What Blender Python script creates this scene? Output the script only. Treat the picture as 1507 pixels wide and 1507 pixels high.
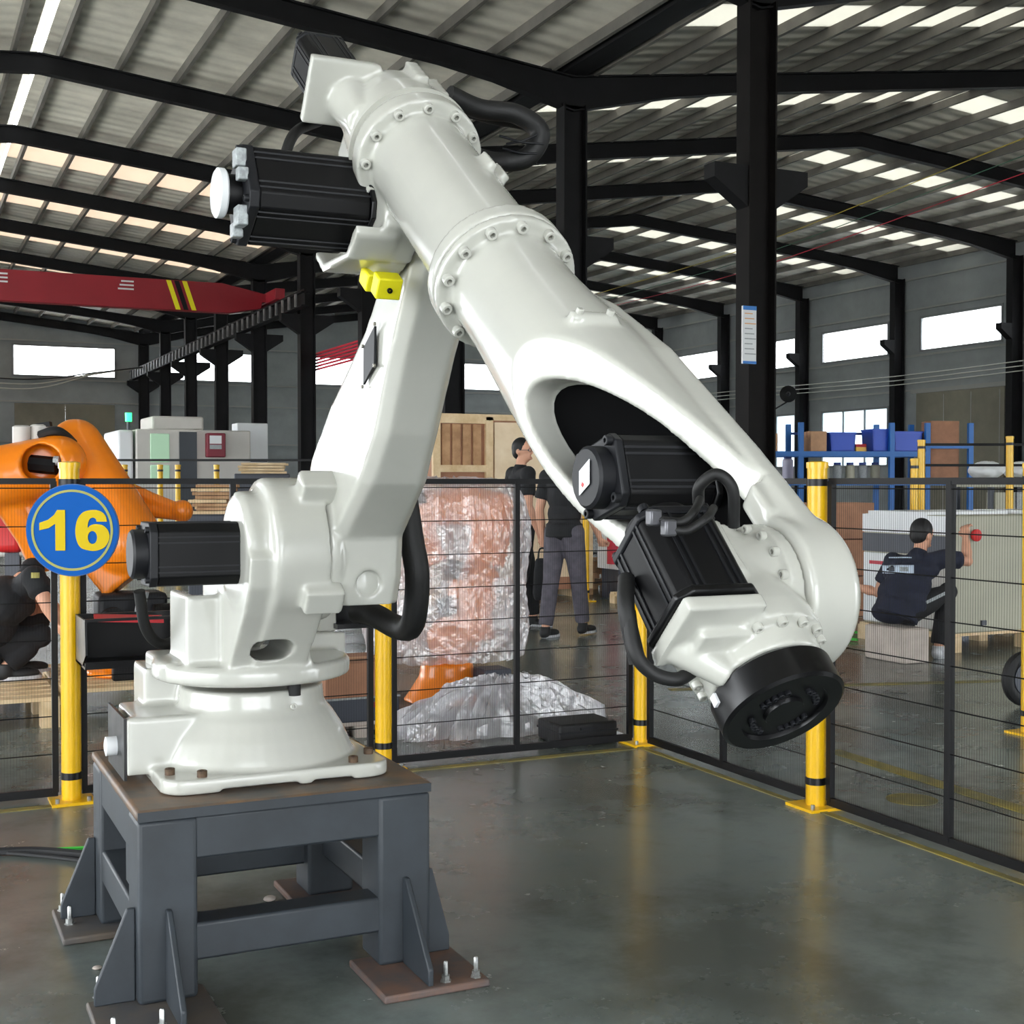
import bpy, bmesh, math, random
from mathutils import Vector, Matrix, noise as mnoise
random.seed(7)
for o in list(bpy.data.objects): bpy.data.objects.remove(o)
SC = bpy.context.scene
COL = SC.collection
# ------------------------------------------------------------------ camera, sky, exposure
PSI = math.radians(25.2); PITCH = math.atan(43.5 / 1930.0); CAMH = 1.38
cd = bpy.data.cameras.new('camera'); cam = bpy.data.objects.new('camera', cd); COL.objects.link(cam)
cd.sensor_fit = 'HORIZONTAL'; cd.sensor_width = 36.0; cd.lens = 36.0 * 1930.0 / 1507.0
cd.clip_start = 0.05; cd.clip_end = 400
cam.location = (0, 0, CAMH); cam.rotation_euler = (math.pi / 2 - PITCH, 0, -PSI)
SC.camera = cam
W = bpy.data.worlds.new('sky'); SC.world = W; W.use_nodes = True
bg = W.node_tree.nodes['Background']; bg.inputs[0].default_value = (0.93, 0.97, 1.0, 1); bg.inputs[1].default_value = 9.5
SC.view_settings.view_transform = 'Standard'; SC.view_settings.look = 'None'
SC.view_settings.gamma = 1.0; SC.view_settings.use_curve_mapping = False
SC.view_settings.exposure = 0.0
# ------------------------------------------------------------------ materials
def lin(c):
    return tuple(((v/255.)/12.92 if v/255. <= .04045 else ((v/255.+.055)/1.055)**2.4) for v in c) + (1.0,)
MATS = {}
def mat(name, rgb, rough=.5, metal=0., var=0., vscale=6., rgb2=None, bump=0., bscale=40., coat=0., wave=None, spec=.5, rvar=0., emit=0.):
    m = bpy.data.materials.new(name); m.use_nodes = True; MATS[name] = m
    nt = m.node_tree; N = nt.nodes; L = nt.links; p = N['Principled BSDF']
    p.inputs['Base Color'].default_value = lin(rgb); p.inputs['Roughness'].default_value = rough
    p.inputs['Metallic'].default_value = metal; p.inputs['Specular IOR Level'].default_value = spec
    if coat: p.inputs['Coat Weight'].default_value = coat; p.inputs['Coat Roughness'].default_value = .08
    if emit: p.inputs['Emission Color'].default_value = lin(rgb); p.inputs['Emission Strength'].default_value = emit
    tc = None
    if var or rgb2 or bump or wave or rvar:
        tc = N.new('ShaderNodeTexCoord')
    if var or rgb2:
        nz = N.new('ShaderNodeTexNoise'); nz.inputs['Scale'].default_value = vscale; nz.inputs['Detail'].default_value = 6; nz.inputs['Roughness'].default_value = .62
        L.new(tc.outputs['Object'], nz.inputs['Vector'])
        rp = N.new('ShaderNodeValToRGB'); L.new(nz.outputs[0], rp.inputs[0])
        if rgb2 is None: rgb2 = tuple(max(0, c*(1-var)) for c in rgb)
        rp.color_ramp.elements[0].position = .36; rp.color_ramp.elements[1].position = .66
        rp.color_ramp.elements[0].color = lin(rgb2); rp.color_ramp.elements[1].color = lin(rgb)
        L.new(rp.outputs[0], p.inputs['Base Color'])
    if rvar:
        n3 = N.new('ShaderNodeTexNoise'); n3.inputs['Scale'].default_value = vscale*.7; n3.inputs['Detail'].default_value = 5
        L.new(tc.outputs['Object'], n3.inputs['Vector'])
        mr = N.new('ShaderNodeMapRange'); mr.inputs[1].default_value = .35; mr.inputs[2].default_value = .7
        mr.inputs[3].default_value = max(.02, rough-rvar); mr.inputs[4].default_value = rough+rvar
        L.new(n3.outputs[0], mr.inputs[0]); L.new(mr.outputs[0], p.inputs['Roughness'])
    if bump or wave:
        b = N.new('ShaderNodeBump'); b.inputs['Strength'].default_value = bump or .6
        if wave:
            wv = N.new('ShaderNodeTexWave'); wv.bands_direction = wave[0]; wv.inputs['Scale'].default_value = wave[1]; wv.wave_profile = 'SIN'
            b.inputs['Distance'].default_value = wave[2]
            L.new(tc.outputs['Object'], wv.inputs['Vector']); L.new(wv.outputs[0], b.inputs['Height'])
        else:
            n2 = N.new('ShaderNodeTexNoise'); n2.inputs['Scale'].default_value = bscale; n2.inputs['Detail'].default_value = 4
            b.inputs['Distance'].default_value = .004
            L.new(tc.outputs['Object'], n2.inputs['Vector']); L.new(n2.outputs[0], b.inputs['Height'])
        L.new(b.outputs[0], p.inputs['Normal'])
    return m
def mix_trans(name, rgb, trans, gloss=.06, rough=.3, bump=0.):
    """thin sheet: part see-through, part scattering and a little gloss"""
    m = bpy.data.materials.new(name); m.use_nodes = True; MATS[name] = m
    nt = m.node_tree; N = nt.nodes; L = nt.links
    for n in list(N):
        if n.type == 'BSDF_PRINCIPLED': N.remove(n)
    out = N['Material Output']
    tr = N.new('ShaderNodeBsdfTransparent'); tl = N.new('ShaderNodeBsdfTranslucent'); df = N.new('ShaderNodeBsdfDiffuse'); gl = N.new('ShaderNodeBsdfGlossy')
    tl.inputs[0].default_value = lin(rgb); df.inputs[0].default_value = lin(rgb); gl.inputs['Roughness'].default_value = rough
    a = N.new('ShaderNodeMixShader'); a.inputs[0].default_value = .5; L.new(tl.outputs[0], a.inputs[1]); L.new(df.outputs[0], a.inputs[2])
    b = N.new('ShaderNodeMixShader'); b.inputs[0].default_value = trans; L.new(a.outputs[0], b.inputs[1]); L.new(tr.outputs[0], b.inputs[2])
    c = N.new('ShaderNodeMixShader'); c.inputs[0].default_value = gloss; L.new(b.outputs[0], c.inputs[1]); L.new(gl.outputs[0], c.inputs[2])
    if bump:
        tc = N.new('ShaderNodeTexCoord'); nz = N.new('ShaderNodeTexNoise'); nz.inputs['Scale'].default_value = 9; nz.inputs['Detail'].default_value = 5
        bp = N.new('ShaderNodeBump'); bp.inputs['Strength'].default_value = bump; bp.inputs['Distance'].default_value = .05
        L.new(tc.outputs['Object'], nz.inputs['Vector']); L.new(nz.outputs[0], bp.inputs['Height'])
        for nd in (gl, df): L.new(bp.outputs[0], nd.inputs['Normal'])
    L.new(c.outputs[0], out.inputs[0])
    return m
# ------------------------------------------------------------------ mesh helpers
def frame(d, hint=None):
    d = Vector(d).normalized(); h = Vector(hint) if hint else (Vector((0, 0, 1)) if abs(d.z) < .95 else Vector((1, 0, 0)))
    x = (h - d * h.dot(d)).normalized(); y = d.cross(x)
    return x, y, d
class B:
    """collects shapes into one mesh; off is subtracted from every vertex"""
    def __init__(s, off=(0, 0, 0)):
        s.v = []; s.f = []; s.off = Vector(off)
    def add(s, vs, fs):
        n = len(s.v); s.v += [Vector(q) - s.off for q in vs]; s.f += [[i + n for i in f] for f in fs]; return s
    def box(s, lo, hi):
        x0, y0, z0 = lo; x1, y1, z1 = hi
        return s.add([(x0,y0,z0),(x1,y0,z0),(x1,y1,z0),(x0,y1,z0),(x0,y0,z1),(x1,y0,z1),(x1,y1,z1),(x0,y1,z1)],
                     [(3,2,1,0),(4,5,6,7),(0,1,5,4),(1,2,6,5),(2,3,7,6),(3,0,4,7)])
    def obox(s, c, ax, half):
        """oriented box: centre, three unit axes, half sizes"""
        c = Vector(c); A = [Vector(a).normalized() * h for a, h in zip(ax, half)]
        vs = [c + A[0]*i + A[1]*j + A[2]*k for k in (-1, 1) for j in (-1, 1) for i in (-1, 1)]
        fs = [(0,2,3,1),(4,5,7,6),(0,1,5,4),(1,3,7,5),(3,2,6,7),(2,0,4,6)]
        if A[0].cross(A[1]).dot(A[2]) < 0: fs = [f[::-1] for f in fs]
        return s.add(vs, fs)
    def bar(s, p0, p1, w, h, up=(0, 0, 1)):
        p0 = Vector(p0); p1 = Vector(p1); x, y, d = frame(p1 - p0, up)
        return s.obox((p0 + p1) / 2, (y, x, d), (w / 2, h / 2, (p1 - p0).length / 2))
    def lathe(s, prof, o, d, n=32, hint=None):
        """prof: list of (radius, height along d); closed with caps"""
        o = Vector(o); x, y, d = frame(d, hint); vs = []; fs = []
        for r_, h in prof:
            for k in range(n):
                a = 2 * math.pi * k / n; vs.append(o + d * h + (x * math.cos(a) + y * math.sin(a)) * r_)
        m = len(prof)
        for i in range(m - 1):
            for k in range(n):
                k2 = (k + 1) % n; fs.append((i*n+k, i*n+k2, (i+1)*n+k2, (i+1)*n+k))
        fs.append(tuple(range(n))[::-1]); fs.append(tuple((m-1)*n + k for k in range(n)))
        if prof[0][1] > prof[-1][1]: fs = [f[::-1] for f in fs]
        return s.add(vs, fs)
    def cyl(s, p0, p1, r0, r1=None, n=24):
        p0 = Vector(p0); p1 = Vector(p1); return s.lathe([(r0, 0), (r1 if r1 is not None else r0, (p1 - p0).length)], p0, p1 - p0, n)
    def tube(s, pts, r, n=10, caps=True):
        pts = [Vector(p) for p in pts]; rs = r if isinstance(r, (list, tuple)) else [r] * len(pts); vs = []; fs = []
        px = None
        for i, p in enumerate(pts):
            d = (pts[min(i+1, len(pts)-1)] - pts[max(i-1, 0)]).normalized()
            if px is None: x, y, _ = frame(d)
            else:
                x = (px - d * px.dot(d)).normalized(); y = d.cross(x)
            px = x
            for k in range(n):
                a = 2*math.pi*k/n; vs.append(p + (x*math.cos(a) + y*math.sin(a)) * rs[i])
        for i in range(len(pts)-1):
            for k in range(n):
                k2 = (k+1) % n; fs.append((i*n+k, i*n+k2, (i+1)*n+k2, (i+1)*n+k))
        fs.append(tuple(range(n))[::-1]); fs.append(tuple((len(pts)-1)*n + k for k in range(n)))
        return s.add(vs, fs)
    def loft(s, secs):
        """secs: list of equal-length rings of points; closed with caps"""
        n = len(secs[0]); vs = [Vector(p) for r_ in secs for p in r_]; fs = []
        for i in range(len(secs)-1):
            for k in range(n):
                k2 = (k+1) % n; fs.append((i*n+k, i*n+k2, (i+1)*n+k2, (i+1)*n+k))
        fs.append(tuple(range(n))[::-1]); fs.append(tuple((len(secs)-1)*n + k for k in range(n)))
        return s.add(vs, fs)
    def prism(s, poly, o, ax, ay, d, depth):
        """poly in the (ax, ay) plane at o, extruded along d"""
        o = Vector(o); ax = Vector(ax); ay = Vector(ay); d = Vector(d) * depth
        a = [o + ax*p[0] + ay*p[1] for p in poly]
        return s.loft([a, [q + d for q in a]])
    def ball(s, c, r, n=16, m=10):
        c = Vector(c); r = Vector(r) if not isinstance(r, (int, float)) else Vector((r, r, r)); vs = []; fs = []
        for i in range(1, m):
            t = math.pi * i / m
            for k in range(n):
                a = 2*math.pi*k/n; vs.append(c + Vector((r.x*math.sin(t)*math.cos(a), r.y*math.sin(t)*math.sin(a), r.z*math.cos(t))))
        vs += [c + Vector((0, 0, r.z)), c - Vector((0, 0, r.z))]
        T = len(vs)-2
        for k in range(n):
            k2 = (k+1) % n; fs.append((T, k, k2)); fs.append((T+1, (m-2)*n+k2, (m-2)*n+k))
            for i in range(m-2): fs.append((i*n+k, (i+1)*n+k, (i+1)*n+k2, i*n+k2))
        return s.add(vs, fs)
    def mesh(s, name='m'):
        me = bpy.data.meshes.new(name); me.from_pydata([tuple(q) for q in s.v], [], s.f); me.validate()
        bm = bmesh.new(); bm.from_mesh(me); bmesh.ops.recalc_face_normals(bm, faces=bm.faces); bm.to_mesh(me); bm.free()
        return me
    def build(s, name, m, parent=None, smooth=35, bevel=0., seg=2):
        return link(name, s.mesh(name), m, parent, smooth, bevel, seg)
def link(name, me, m, parent=None, smooth=35, bevel=0., seg=2):
    o = bpy.data.objects.new(name, me); COL.objects.link(o)
    if m is not None: me.materials.clear(); me.materials.append(MATS[m] if isinstance(m, str) else m)
    if smooth:
        me.shade_smooth(); me.set_sharp_from_angle(angle=math.radians(smooth))
    if bevel:
        bv = o.modifiers.new('bevel', 'BEVEL'); bv.width = bevel; bv.segments = seg; bv.limit_method = 'ANGLE'; bv.angle_limit = math.radians(40)
    if parent is not None: o.parent = parent
    return o
def cast(bs, cutters=(), voxel=.007, smooth=4, pre=True):
    """union of overlapping closed shapes, minus cutters, blended like a casting; returns a mesh"""
    tmp = bpy.data.objects.new('tmp', bs.mesh()); COL.objects.link(tmp); kill = [tmp]
    r1 = tmp.modifiers.new('r', 'REMESH'); r1.mode = 'VOXEL'; r1.voxel_size = voxel
    for c in cutters:
        co = bpy.data.objects.new('cut', c.mesh()); COL.objects.link(co); kill.append(co)
        bo = tmp.modifiers.new('b', 'BOOLEAN'); bo.operation = 'DIFFERENCE'; bo.object = co; bo.solver = 'EXACT'
    if cutters:
        r2 = tmp.modifiers.new('r2', 'REMESH'); r2.mode = 'VOXEL'; r2.voxel_size = voxel
    if smooth:
        sm = tmp.modifiers.new('s', 'SMOOTH'); sm.factor = .5; sm.iterations = smooth
    dg = bpy.context.evaluated_depsgraph_get(); dg.update()
    me = bpy.data.meshes.new_from_object(tmp.evaluated_get(dg))
    for k in kill: bpy.data.objects.remove(k)
    return me
def tag(o, label=None, cat=None, group=None, kind=None):
    if label: o['label'] = label
    if cat: o['category'] = cat
    if group: o['group'] = group
    if kind: o['kind'] = kind
    return o
def thing(name, label, cat, loc=(0, 0, 0), rz=0., group=None):
    o = bpy.data.objects.new(name, None); COL.objects.link(o); o.location = loc; o.rotation_euler = (0, 0, rz); o.empty_display_size = .1
    return tag(o, label, cat, group)
def struct(name, b, m, parent=None, **k):
    o = b.build(name, m, parent, **k)
    if parent is None: o['kind'] = 'structure'
    return o
def sroot(name, loc=(0, 0, 0)):
    o = bpy.data.objects.new(name, None); COL.objects.link(o); o.location = loc; o['kind'] = 'structure'; return o
def copies(mesh_obj, mats, parent):
    """share mesh data of mesh_obj at each matrix; the first moves the object itself"""
    out = []
    for i, M in enumerate(mats):
        o = mesh_obj if i == 0 else mesh_obj.copy()
        if i: COL.objects.link(o)
        o.parent = parent; o.matrix_local = M; out.append(o)
    return out
def orient(o, d, hint=None):
    x, y, z = frame(d, hint); M = Matrix((x, y, z)).transposed().to_4x4(); M.translation = Vector(o); return M
def copy_tree(o, loc=None, rz=None, parent=None):
    c = o.copy(); COL.objects.link(c); c.parent = parent
    if loc is not None: c.location = loc
    if rz is not None: c.rotation_euler = (0, 0, rz)
    for ch in [q for q in bpy.data.objects if q.parent == o]:
        copy_tree(ch, parent=c)
    return c
def text_mesh(txt, size, extrude, offset=0.):
    cu = bpy.data.curves.new('t', 'FONT'); cu.body = txt; cu.size = size; cu.extrude = extrude; cu.offset = offset; cu.align_x = 'CENTER'; cu.align_y = 'CENTER'
    o = bpy.data.objects.new('t', cu); COL.objects.link(o); dg = bpy.context.evaluated_depsgraph_get(); dg.update()
    me = bpy.data.meshes.new_from_object(o.evaluated_get(dg)); bpy.data.objects.remove(o); return me
def spline(pts, n=8):
    """Catmull-Rom through pts"""
    P = [Vector(p) for p in pts]; P = [P[0]*2-P[1]] + P + [P[-1]*2-P[-2]]; out = []
    for i in range(1, len(P)-2):
        for k in range(n):
            t = k/n; a, b, c, d = P[i-1:i+3]
            out.append(.5*((2*b) + (c-a)*t + (2*a-5*b+4*c-d)*t*t + (3*b-a-3*c+d)*t**3))
    return out + [P[-2]]
# where a pixel of the photograph falls on a plane of the hall (used to measure positions)
_f = Vector((math.sin(PSI)*math.cos(PITCH), math.cos(PSI)*math.cos(PITCH), -math.sin(PITCH))); _r = Vector((math.cos(PSI), -math.sin(PSI), 0)); _u = _r.cross(_f)
CP = Vector((0, 0, CAMH))
def ray(px, py): return _f + _r*((px-753.5)/1930.) - _u*((py-753.5)/1930.)
def floor_at(px, py, z=0.):
    d = ray(px, py); return CP + d*((z-CAMH)/d.z)
def at(px, py, depth): return CP + ray(px, py)*depth
# materials used throughout
mat('robot_white', (188, 188, 180), .26, coat=.5, var=.03, vscale=3, bump=.03, bscale=60)
mat('black_motor', (10, 10, 12), .5, spec=.22)
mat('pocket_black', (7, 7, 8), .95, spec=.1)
mat('black_motor_cap', (22, 23, 27), .5, spec=.3)
mat('black_rubber', (8, 8, 9), .6, bump=.15, bscale=120)
mat('black_steel', (14, 14, 16), .38, metal=.3, rvar=.1)
mat('bolt_grey', (150, 146, 138), .35, metal=.8)
mat('bolt_rust', (105, 84, 66), .6, metal=.5, var=.3, vscale=60)
mat('zinc', (186, 188, 186), .35, metal=.9, var=.2, vscale=80)
mat('slate_paint', (50, 56, 62), .5, var=.18, vscale=5, bump=.06, bscale=30)
mat('foot_plate', (74, 74, 76), .6, rgb2=(96, 86, 76), vscale=6)
mat('rusty_top', (78, 75, 72), .5, rgb2=(114, 88, 64), vscale=7.5, bump=.1, bscale=40)
mat('rust_plate', (112, 84, 70), .7, rgb2=(84, 78, 78), vscale=9, bump=.12)
mat('label_white', (222, 224, 226), .4)
mat('label_grey', (170, 176, 178), .4, var=.25, vscale=90)
mat('yellow_paint', (243, 190, 8), .35, var=.05, vscale=4, coat=.2)
mat('fence_black', (9, 9, 12), .5, spec=.3)
mat('fence_wire', (30, 31, 34), .6, spec=.2)
mat('lemon', (236, 226, 20), .5)
# ================================================================== THE HALL
def floor_material():
    m = bpy.data.materials.new('epoxy_floor'); m.use_nodes = True; MATS['epoxy_floor'] = m
    nt = m.node_tree; N = nt.nodes; L = nt.links; p = N['Principled BSDF']; tc = N.new('ShaderNodeTexCoord')
    def nz(scale, det=6, rough=.6):
        n = N.new('ShaderNodeTexNoise'); n.inputs['Scale'].default_value = scale; n.inputs['Detail'].default_value = det; n.inputs['Roughness'].default_value = rough
        L.new(tc.outputs['Object'], n.inputs['Vector']); return n
    def ramp(src, a, b, ca, cb):
        r_ = N.new('ShaderNodeValToRGB'); r_.color_ramp.elements[0].position = a; r_.color_ramp.elements[1].position = b
        r_.color_ramp.elements[0].color = ca; r_.color_ramp.elements[1].color = cb; L.new(src, r_.inputs[0]); return r_
    c1 = ramp(nz(1.1, 7, .66).outputs[0], .38, .66, lin((78, 83, 78)), lin((126, 136, 134)))
    st = ramp(nz(.55, 8, .7).outputs[0], .51, .66, (0, 0, 0, 1), (.8, .8, .8, 1))
    mx = N.new('ShaderNodeMixRGB'); mx.inputs[2].default_value = lin((78, 76, 64)); L.new(st.outputs[0], mx.inputs[0]); L.new(c1.outputs[0], mx.inputs[1])
    sp = ramp(nz(9, 8, .75).outputs[0], .62, .74, (0, 0, 0, 1), (.3, .3, .3, 1))
    m2 = N.new('ShaderNodeMixRGB'); m2.inputs[2].default_value = lin((86, 80, 64)); L.new(sp.outputs[0], m2.inputs[0]); L.new(mx.outputs[0], m2.inputs[1])
    L.new(m2.outputs[0], p.inputs['Base Color'])
    rr = N.new('ShaderNodeMapRange'); rr.inputs[1].default_value = .3; rr.inputs[2].default_value = .7; rr.inputs[3].default_value = .19; rr.inputs[4].default_value = .31
    L.new(nz(1.6, 7, .65).outputs[0], rr.inputs[0]); L.new(rr.outputs[0], p.inputs['Roughness'])
    b = N.new('ShaderNodeBump'); b.inputs['Strength'].default_value = .03; b.inputs['Distance'].default_value = .01
    N.remove(b)
floor_material()
mat('floor_line', (150, 134, 58), .45, rgb2=(104, 100, 70), vscale=5)
mat('steel_dark', (24, 24, 27), .65, spec=.25, var=.25, vscale=2)
mat('steel_brown', (25, 22, 22), .7, spec=.2, var=.3, vscale=1.5)
mat('purlin_grey', (120, 116, 110), .6, var=.2, vscale=1)
mat('roof_sheet', (240, 234, 220), .55, var=.16, vscale=.6, bump=1.0, wave=('Y', .63, .05))
mat('wall_sheet', (148, 153, 154), .6, var=.12, vscale=.5, wave=('Z', 0.5, .02))
mat('wall_sheet_lower', (96, 100, 106), .6, var=.1, vscale=.5)
mat('girt', (150, 150, 146), .5)
mat('door_beige', (132, 128, 112), .6, var=.15, vscale=.6)
mat('frame_grey', (120, 122, 124), .5)
mat('crane_red', (150, 24, 40), .45, var=.1, vscale=.5)
mat('sunlit_rib', (150, 150, 152), .45, var=.45, vscale=1.2)
mat('cable_red', (196, 40, 62), .5)
mix_trans('skylight', (212, 210, 202), .0, rough=.5); mix_trans('skylight_warm', (215, 202, 188), .0, rough=.5)  # second sheet has a warmer tint, for the near bay
mix_trans('window_glass', (235, 242, 250), .78, rough=.15)
mix_trans('frosted_glass', (215, 232, 240), .25, rough=.3)

Y0, Y1 = -7.5, 70.5
FR = [16.5 + 6*i for i in range(-4, 10)]
XL, XRA, XV, XRB, XR = -7.7, 2.75, 11.86, 23.86, 35.86
ZL, ZRA, ZV, ZRB, ZR = 9.18, 10.13, 9.18, 10.9, 9.9
floor = struct('floor', B().box((-8, -7.9, -.2), (36.3, 71, 0)), 'epoxy_floor', smooth=0)
mat('yard_concrete', (230, 228, 220), .8, var=.12, vscale=.4)  # unseen ground outside, made pale to bounce light up to the roof
yard = struct('ground', B().box((-90, -90, -.3), (110, 130, -.12)), 'yard_concrete', smooth=0)
def hbeam(secs):
    """I-section loft; secs: (centre, width dir, depth dir, width, depth)"""
    rings = []
    for c, wd, dd, w, d in secs:
        c = Vector(c); wd = Vector(wd); dd = Vector(dd); t = .03; tw = .02; h = d/2; k = w/2
        pl = [(-k,-h),(k,-h),(k,-h+t),(tw,-h+t),(tw,h-t),(k,h-t),(k,h),(-k,h),(-k,h-t),(-tw,h-t),(-tw,-h+t),(-k,-h+t)]
        rings.append([c + wd*a + dd*b for a, b in pl])
    return B().loft(rings)
ceiling = sroot('ceiling')
def rafter(y, xa, za, xb, zb, da, db):
    """top edge from (xa,za) to (xb,zb); depth da at the haunch, db away from it"""
    secs = []
    for t, d in ((0, da), (.18, (da+db)/2*.85), (.3, db), (1, db)):
        x = xa + (xb-xa)*t; z = za + (zb-za)*t
        secs.append(((x, y, z - d/2), (0, 1, 0), (0, 0, 1), .22, d))
    return hbeam(secs)
for y in FR:
    rafter(y, XV, ZV, XRA, ZRA, .68, .4).build('rafter', 'steel_dark', ceiling, smooth=0)
    rafter(y, XL, ZL, XRA, ZRA, .68, .4).build('rafter', 'steel_dark', ceiling, smooth=0)
    rafter(y, XV, ZV, XRB, ZRB, .68, .4).build('rafter', 'steel_dark', ceiling, smooth=0)
    rafter(y, XR, ZR, XRB, ZRB, .68, .4).build('rafter', 'steel_dark', ceiling, smooth=0)
def slope(xa, za, xb, zb, n, skip, glow='skylight'):
    for i in range(n+1):
        t = (i+.25)/(n+.5); x = xa+(xb-xa)*t; z = za+(zb-za)*t
        B().box((x-.04, Y0, z), (x+.04, Y1, z+.2)).build('purlin', 'purlin_grey', ceiling, smooth=0)
    def sheet(y0, y1, nm, m):
        zo = .21
        q = [(xa, y0, za+zo), (xb, y0, zb+zo), (xb, y1, zb+zo), (xa, y1, za+zo)]
        B().loft([q, [(a, b, c+.05) for a, b, c in q]]).build(nm, m, ceiling, smooth=0)
    cur = Y0-.5
    for y in FR[:-1]:
        if y < skip: continue
        w_ = 1.2 if glow == 'skylight' else 1.9; sheet(cur, y+2.3, 'roof_sheet', 'roof_sheet'); sheet(y+2.3, y+2.3+w_, 'skylight_sheet', glow); cur = y+2.3+w_
    sheet(cur, Y1+.3, 'roof_sheet', 'roof_sheet')
slope(XV-.15, ZV, XRA+.12, ZRA, 7, 34, 'skylight_warm')
slope(XL-.5, ZL-.04, XRA-.12, ZRA, 7, 34, 'skylight_warm')
slope(XV+.15, ZV, XRB, ZRB, 9, -2)
slope(XR+.55, ZR-.045, XRB, ZRB, 9, -2)
# glazed ridge of the near bay
for y in FR[:-1]:
    B().box((XRA-.13, y+.2, ZRA+.3), (XRA+.05, y+5.8, ZRA+.33)).build('ridge_light', 'skylight', ceiling, smooth=0)
B().box((XV-.25, Y0, ZV+.02), (XV+.25, Y1, ZV+.22)).build('valley_gutter', 'steel_dark', ceiling, smooth=0)

def plate(uo, ud, vd, u0, u1, v0, v1, holes, th):
    """flat plate with rectangular holes, one connected mesh; solid thickness th along ud x vd"""
    uo = Vector(uo); ud = Vector(ud); vd = Vector(vd)
    us = sorted({u0, u1} | {h[0] for h in holes} | {h[1] for h in holes}); vs = sorted({v0, v1} | {h[2] for h in holes} | {h[3] for h in holes})
    bm = bmesh.new(); g = {}
    def V(i, j):
        if (i, j) not in g: g[i, j] = bm.verts.new(uo + ud*us[i] + vd*vs[j])
        return g[i, j]
    for i in range(len(us)-1):
        for j in range(len(vs)-1):
            cu = (us[i]+us[i+1])/2; cv = (vs[j]+vs[j+1])/2
            if any(h[0] < cu < h[1] and h[2] < cv < h[3] for h in holes): continue
            bm.faces.new((V(i, j), V(i+1, j), V(i+1, j+1), V(i, j+1)))
    ret = bmesh.ops.extrude_face_region(bm, geom=bm.faces[:])
    n = ud.cross(vd)*th
    bmesh.ops.translate(bm, vec=n, verts=[e for e in ret['geom'] if isinstance(e, bmesh.types.BMVert)])
    bmesh.ops.recalc_face_normals(bm, faces=bm.faces)
    me = bpy.data.meshes.new('plate'); bm.to_mesh(me); bm.free(); return me
WN = [0]
def window(uo, ud, vd, h, glass='window_glass', bars=2):
    """h=(u0,u1,v0,v1)"""
    WN[0] += 1
    w = sroot('window_%d' % WN[0]); n = Vector(ud).cross(Vector(vd)); o = Vector(uo) - n*.03
    u0, u1, v0, v1 = h; f = .09
    cuts = [u0+f+(u1-u0-2*f)*k/bars for k in range(bars+1)]
    holes = [(cuts[k]+(.03 if k else 0), cuts[k+1]-(.03 if k < bars-1 else 0), v0+f, v1-f) for k in range(bars)]
    link('window_frame', plate(o, ud, vd, u0, u1, v0, v1, holes, .12), 'frame_grey', w, smooth=0)
    for hh in holes:
        link('pane', plate(o + n*.05, ud, vd, hh[0]-.01, hh[1]+.01, hh[2]-.01, hh[3]+.01, [], .01), glass, w, smooth=0)
# far gable wall, seen end on at the left
gA = [(5.4, 10.5, 6.75, 8.4)]; gB = [(12.9, 17.8, 6.75, 8.4), (21.1, 25.4, 6.75, 8.4), (28.7, 33.2, 6.75, 8.4)]
gd = [(5.6, 10.3, 0, 5.3)]
GO = (0, Y1+.25, 0)
wall_back = link('wall_back', plate(GO, (1, 0, 0), (0, 0, 1), XL-.3, XR+.3, 0, 11.2, gA+gB+gd, -.15), 'wall_sheet', smooth=0); wall_back['kind'] = 'structure'
for h in gA+gB: window(GO, (1, 0, 0), (0, 0, 1), h, bars=1)
for i, z in enumerate((1.6, 3.4, 5.45, 6.6, 8.55)):
    for xa, xb in ((XL, 5.4 if z < 5.4 else XV), (10.5 if z < 5.4 else XV, XV), (XV, XR)):
        if xb - xa > .2: B().box((xa, Y1+.12, z), (xb, Y1+.22, z+.07)).build('girt', 'girt', wall_back, smooth=0)
d1 = sroot('door_1')
for k in range(2):
    B().box((5.5+2.45*k+.005, Y1+.16, 0), (5.5+2.45*(k+1)-.005, Y1+.24, 5.4)).build('door_leaf', 'door_beige', d1, smooth=0)
    B().box((5.6+2.35*k+2.2*(1-k)+.05, Y1+.15, 1.2), (5.6+2.35*k+2.2*(1-k)+.1, Y1+.2, 1.6)).build('door_handle', 'steel_dark', d1, smooth=0)
# right-hand wall
RO = (XR+.35, 0, 0)
up = [(y+.85, y+5.1, 6.45, 7.85) for y in FR if 22 < y < 68]
lo = [(y+.85, y+5.1, 2.0, 4.45) for y in FR if 40 < y < 62]
rd = [(35.3, 39.6, 0, 4.8)]
wall_right = link('wall_right', plate(RO, (0, 1, 0), (0, 0, 1), Y0-.3, Y1+.4, 0, 11.0, up+lo+rd, .15), 'wall_sheet', smooth=0); wall_right['kind'] = 'structure'
for h in up: window(RO, (0, 1, 0), (0, 0, 1), h, bars=1)
for h in lo: window(RO, (0, 1, 0), (0, 0, 1), h, 'frosted_glass', bars=3)
for z in (1.5, 4.95, 6.3, 8.1, 9.3):
    B().box((XR+.25, Y0 if z > 4.85 else 40.8, z), (XR+.34, Y1, z+.07)).build('girt', 'girt', wall_right, smooth=0)
d2 = sroot('door_2')
B().box((XR+.27, 35.2, 0), (XR+.34, 39.7, 4.85)).build('door_leaf', 'door_beige', d2, smooth=0)
B().box((XR+.24, 35.0, 4.86), (XR+.34, 40.0, 4.95)).build('door_track', 'girt', d2, smooth=0)
for k in range(3):
    B().box((XR+.255, 35.4+k*1.4, .1), (XR+.27, 35.43+k*1.4, 4.75)).build('door_seam', 'girt', d2, smooth=0)
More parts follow.
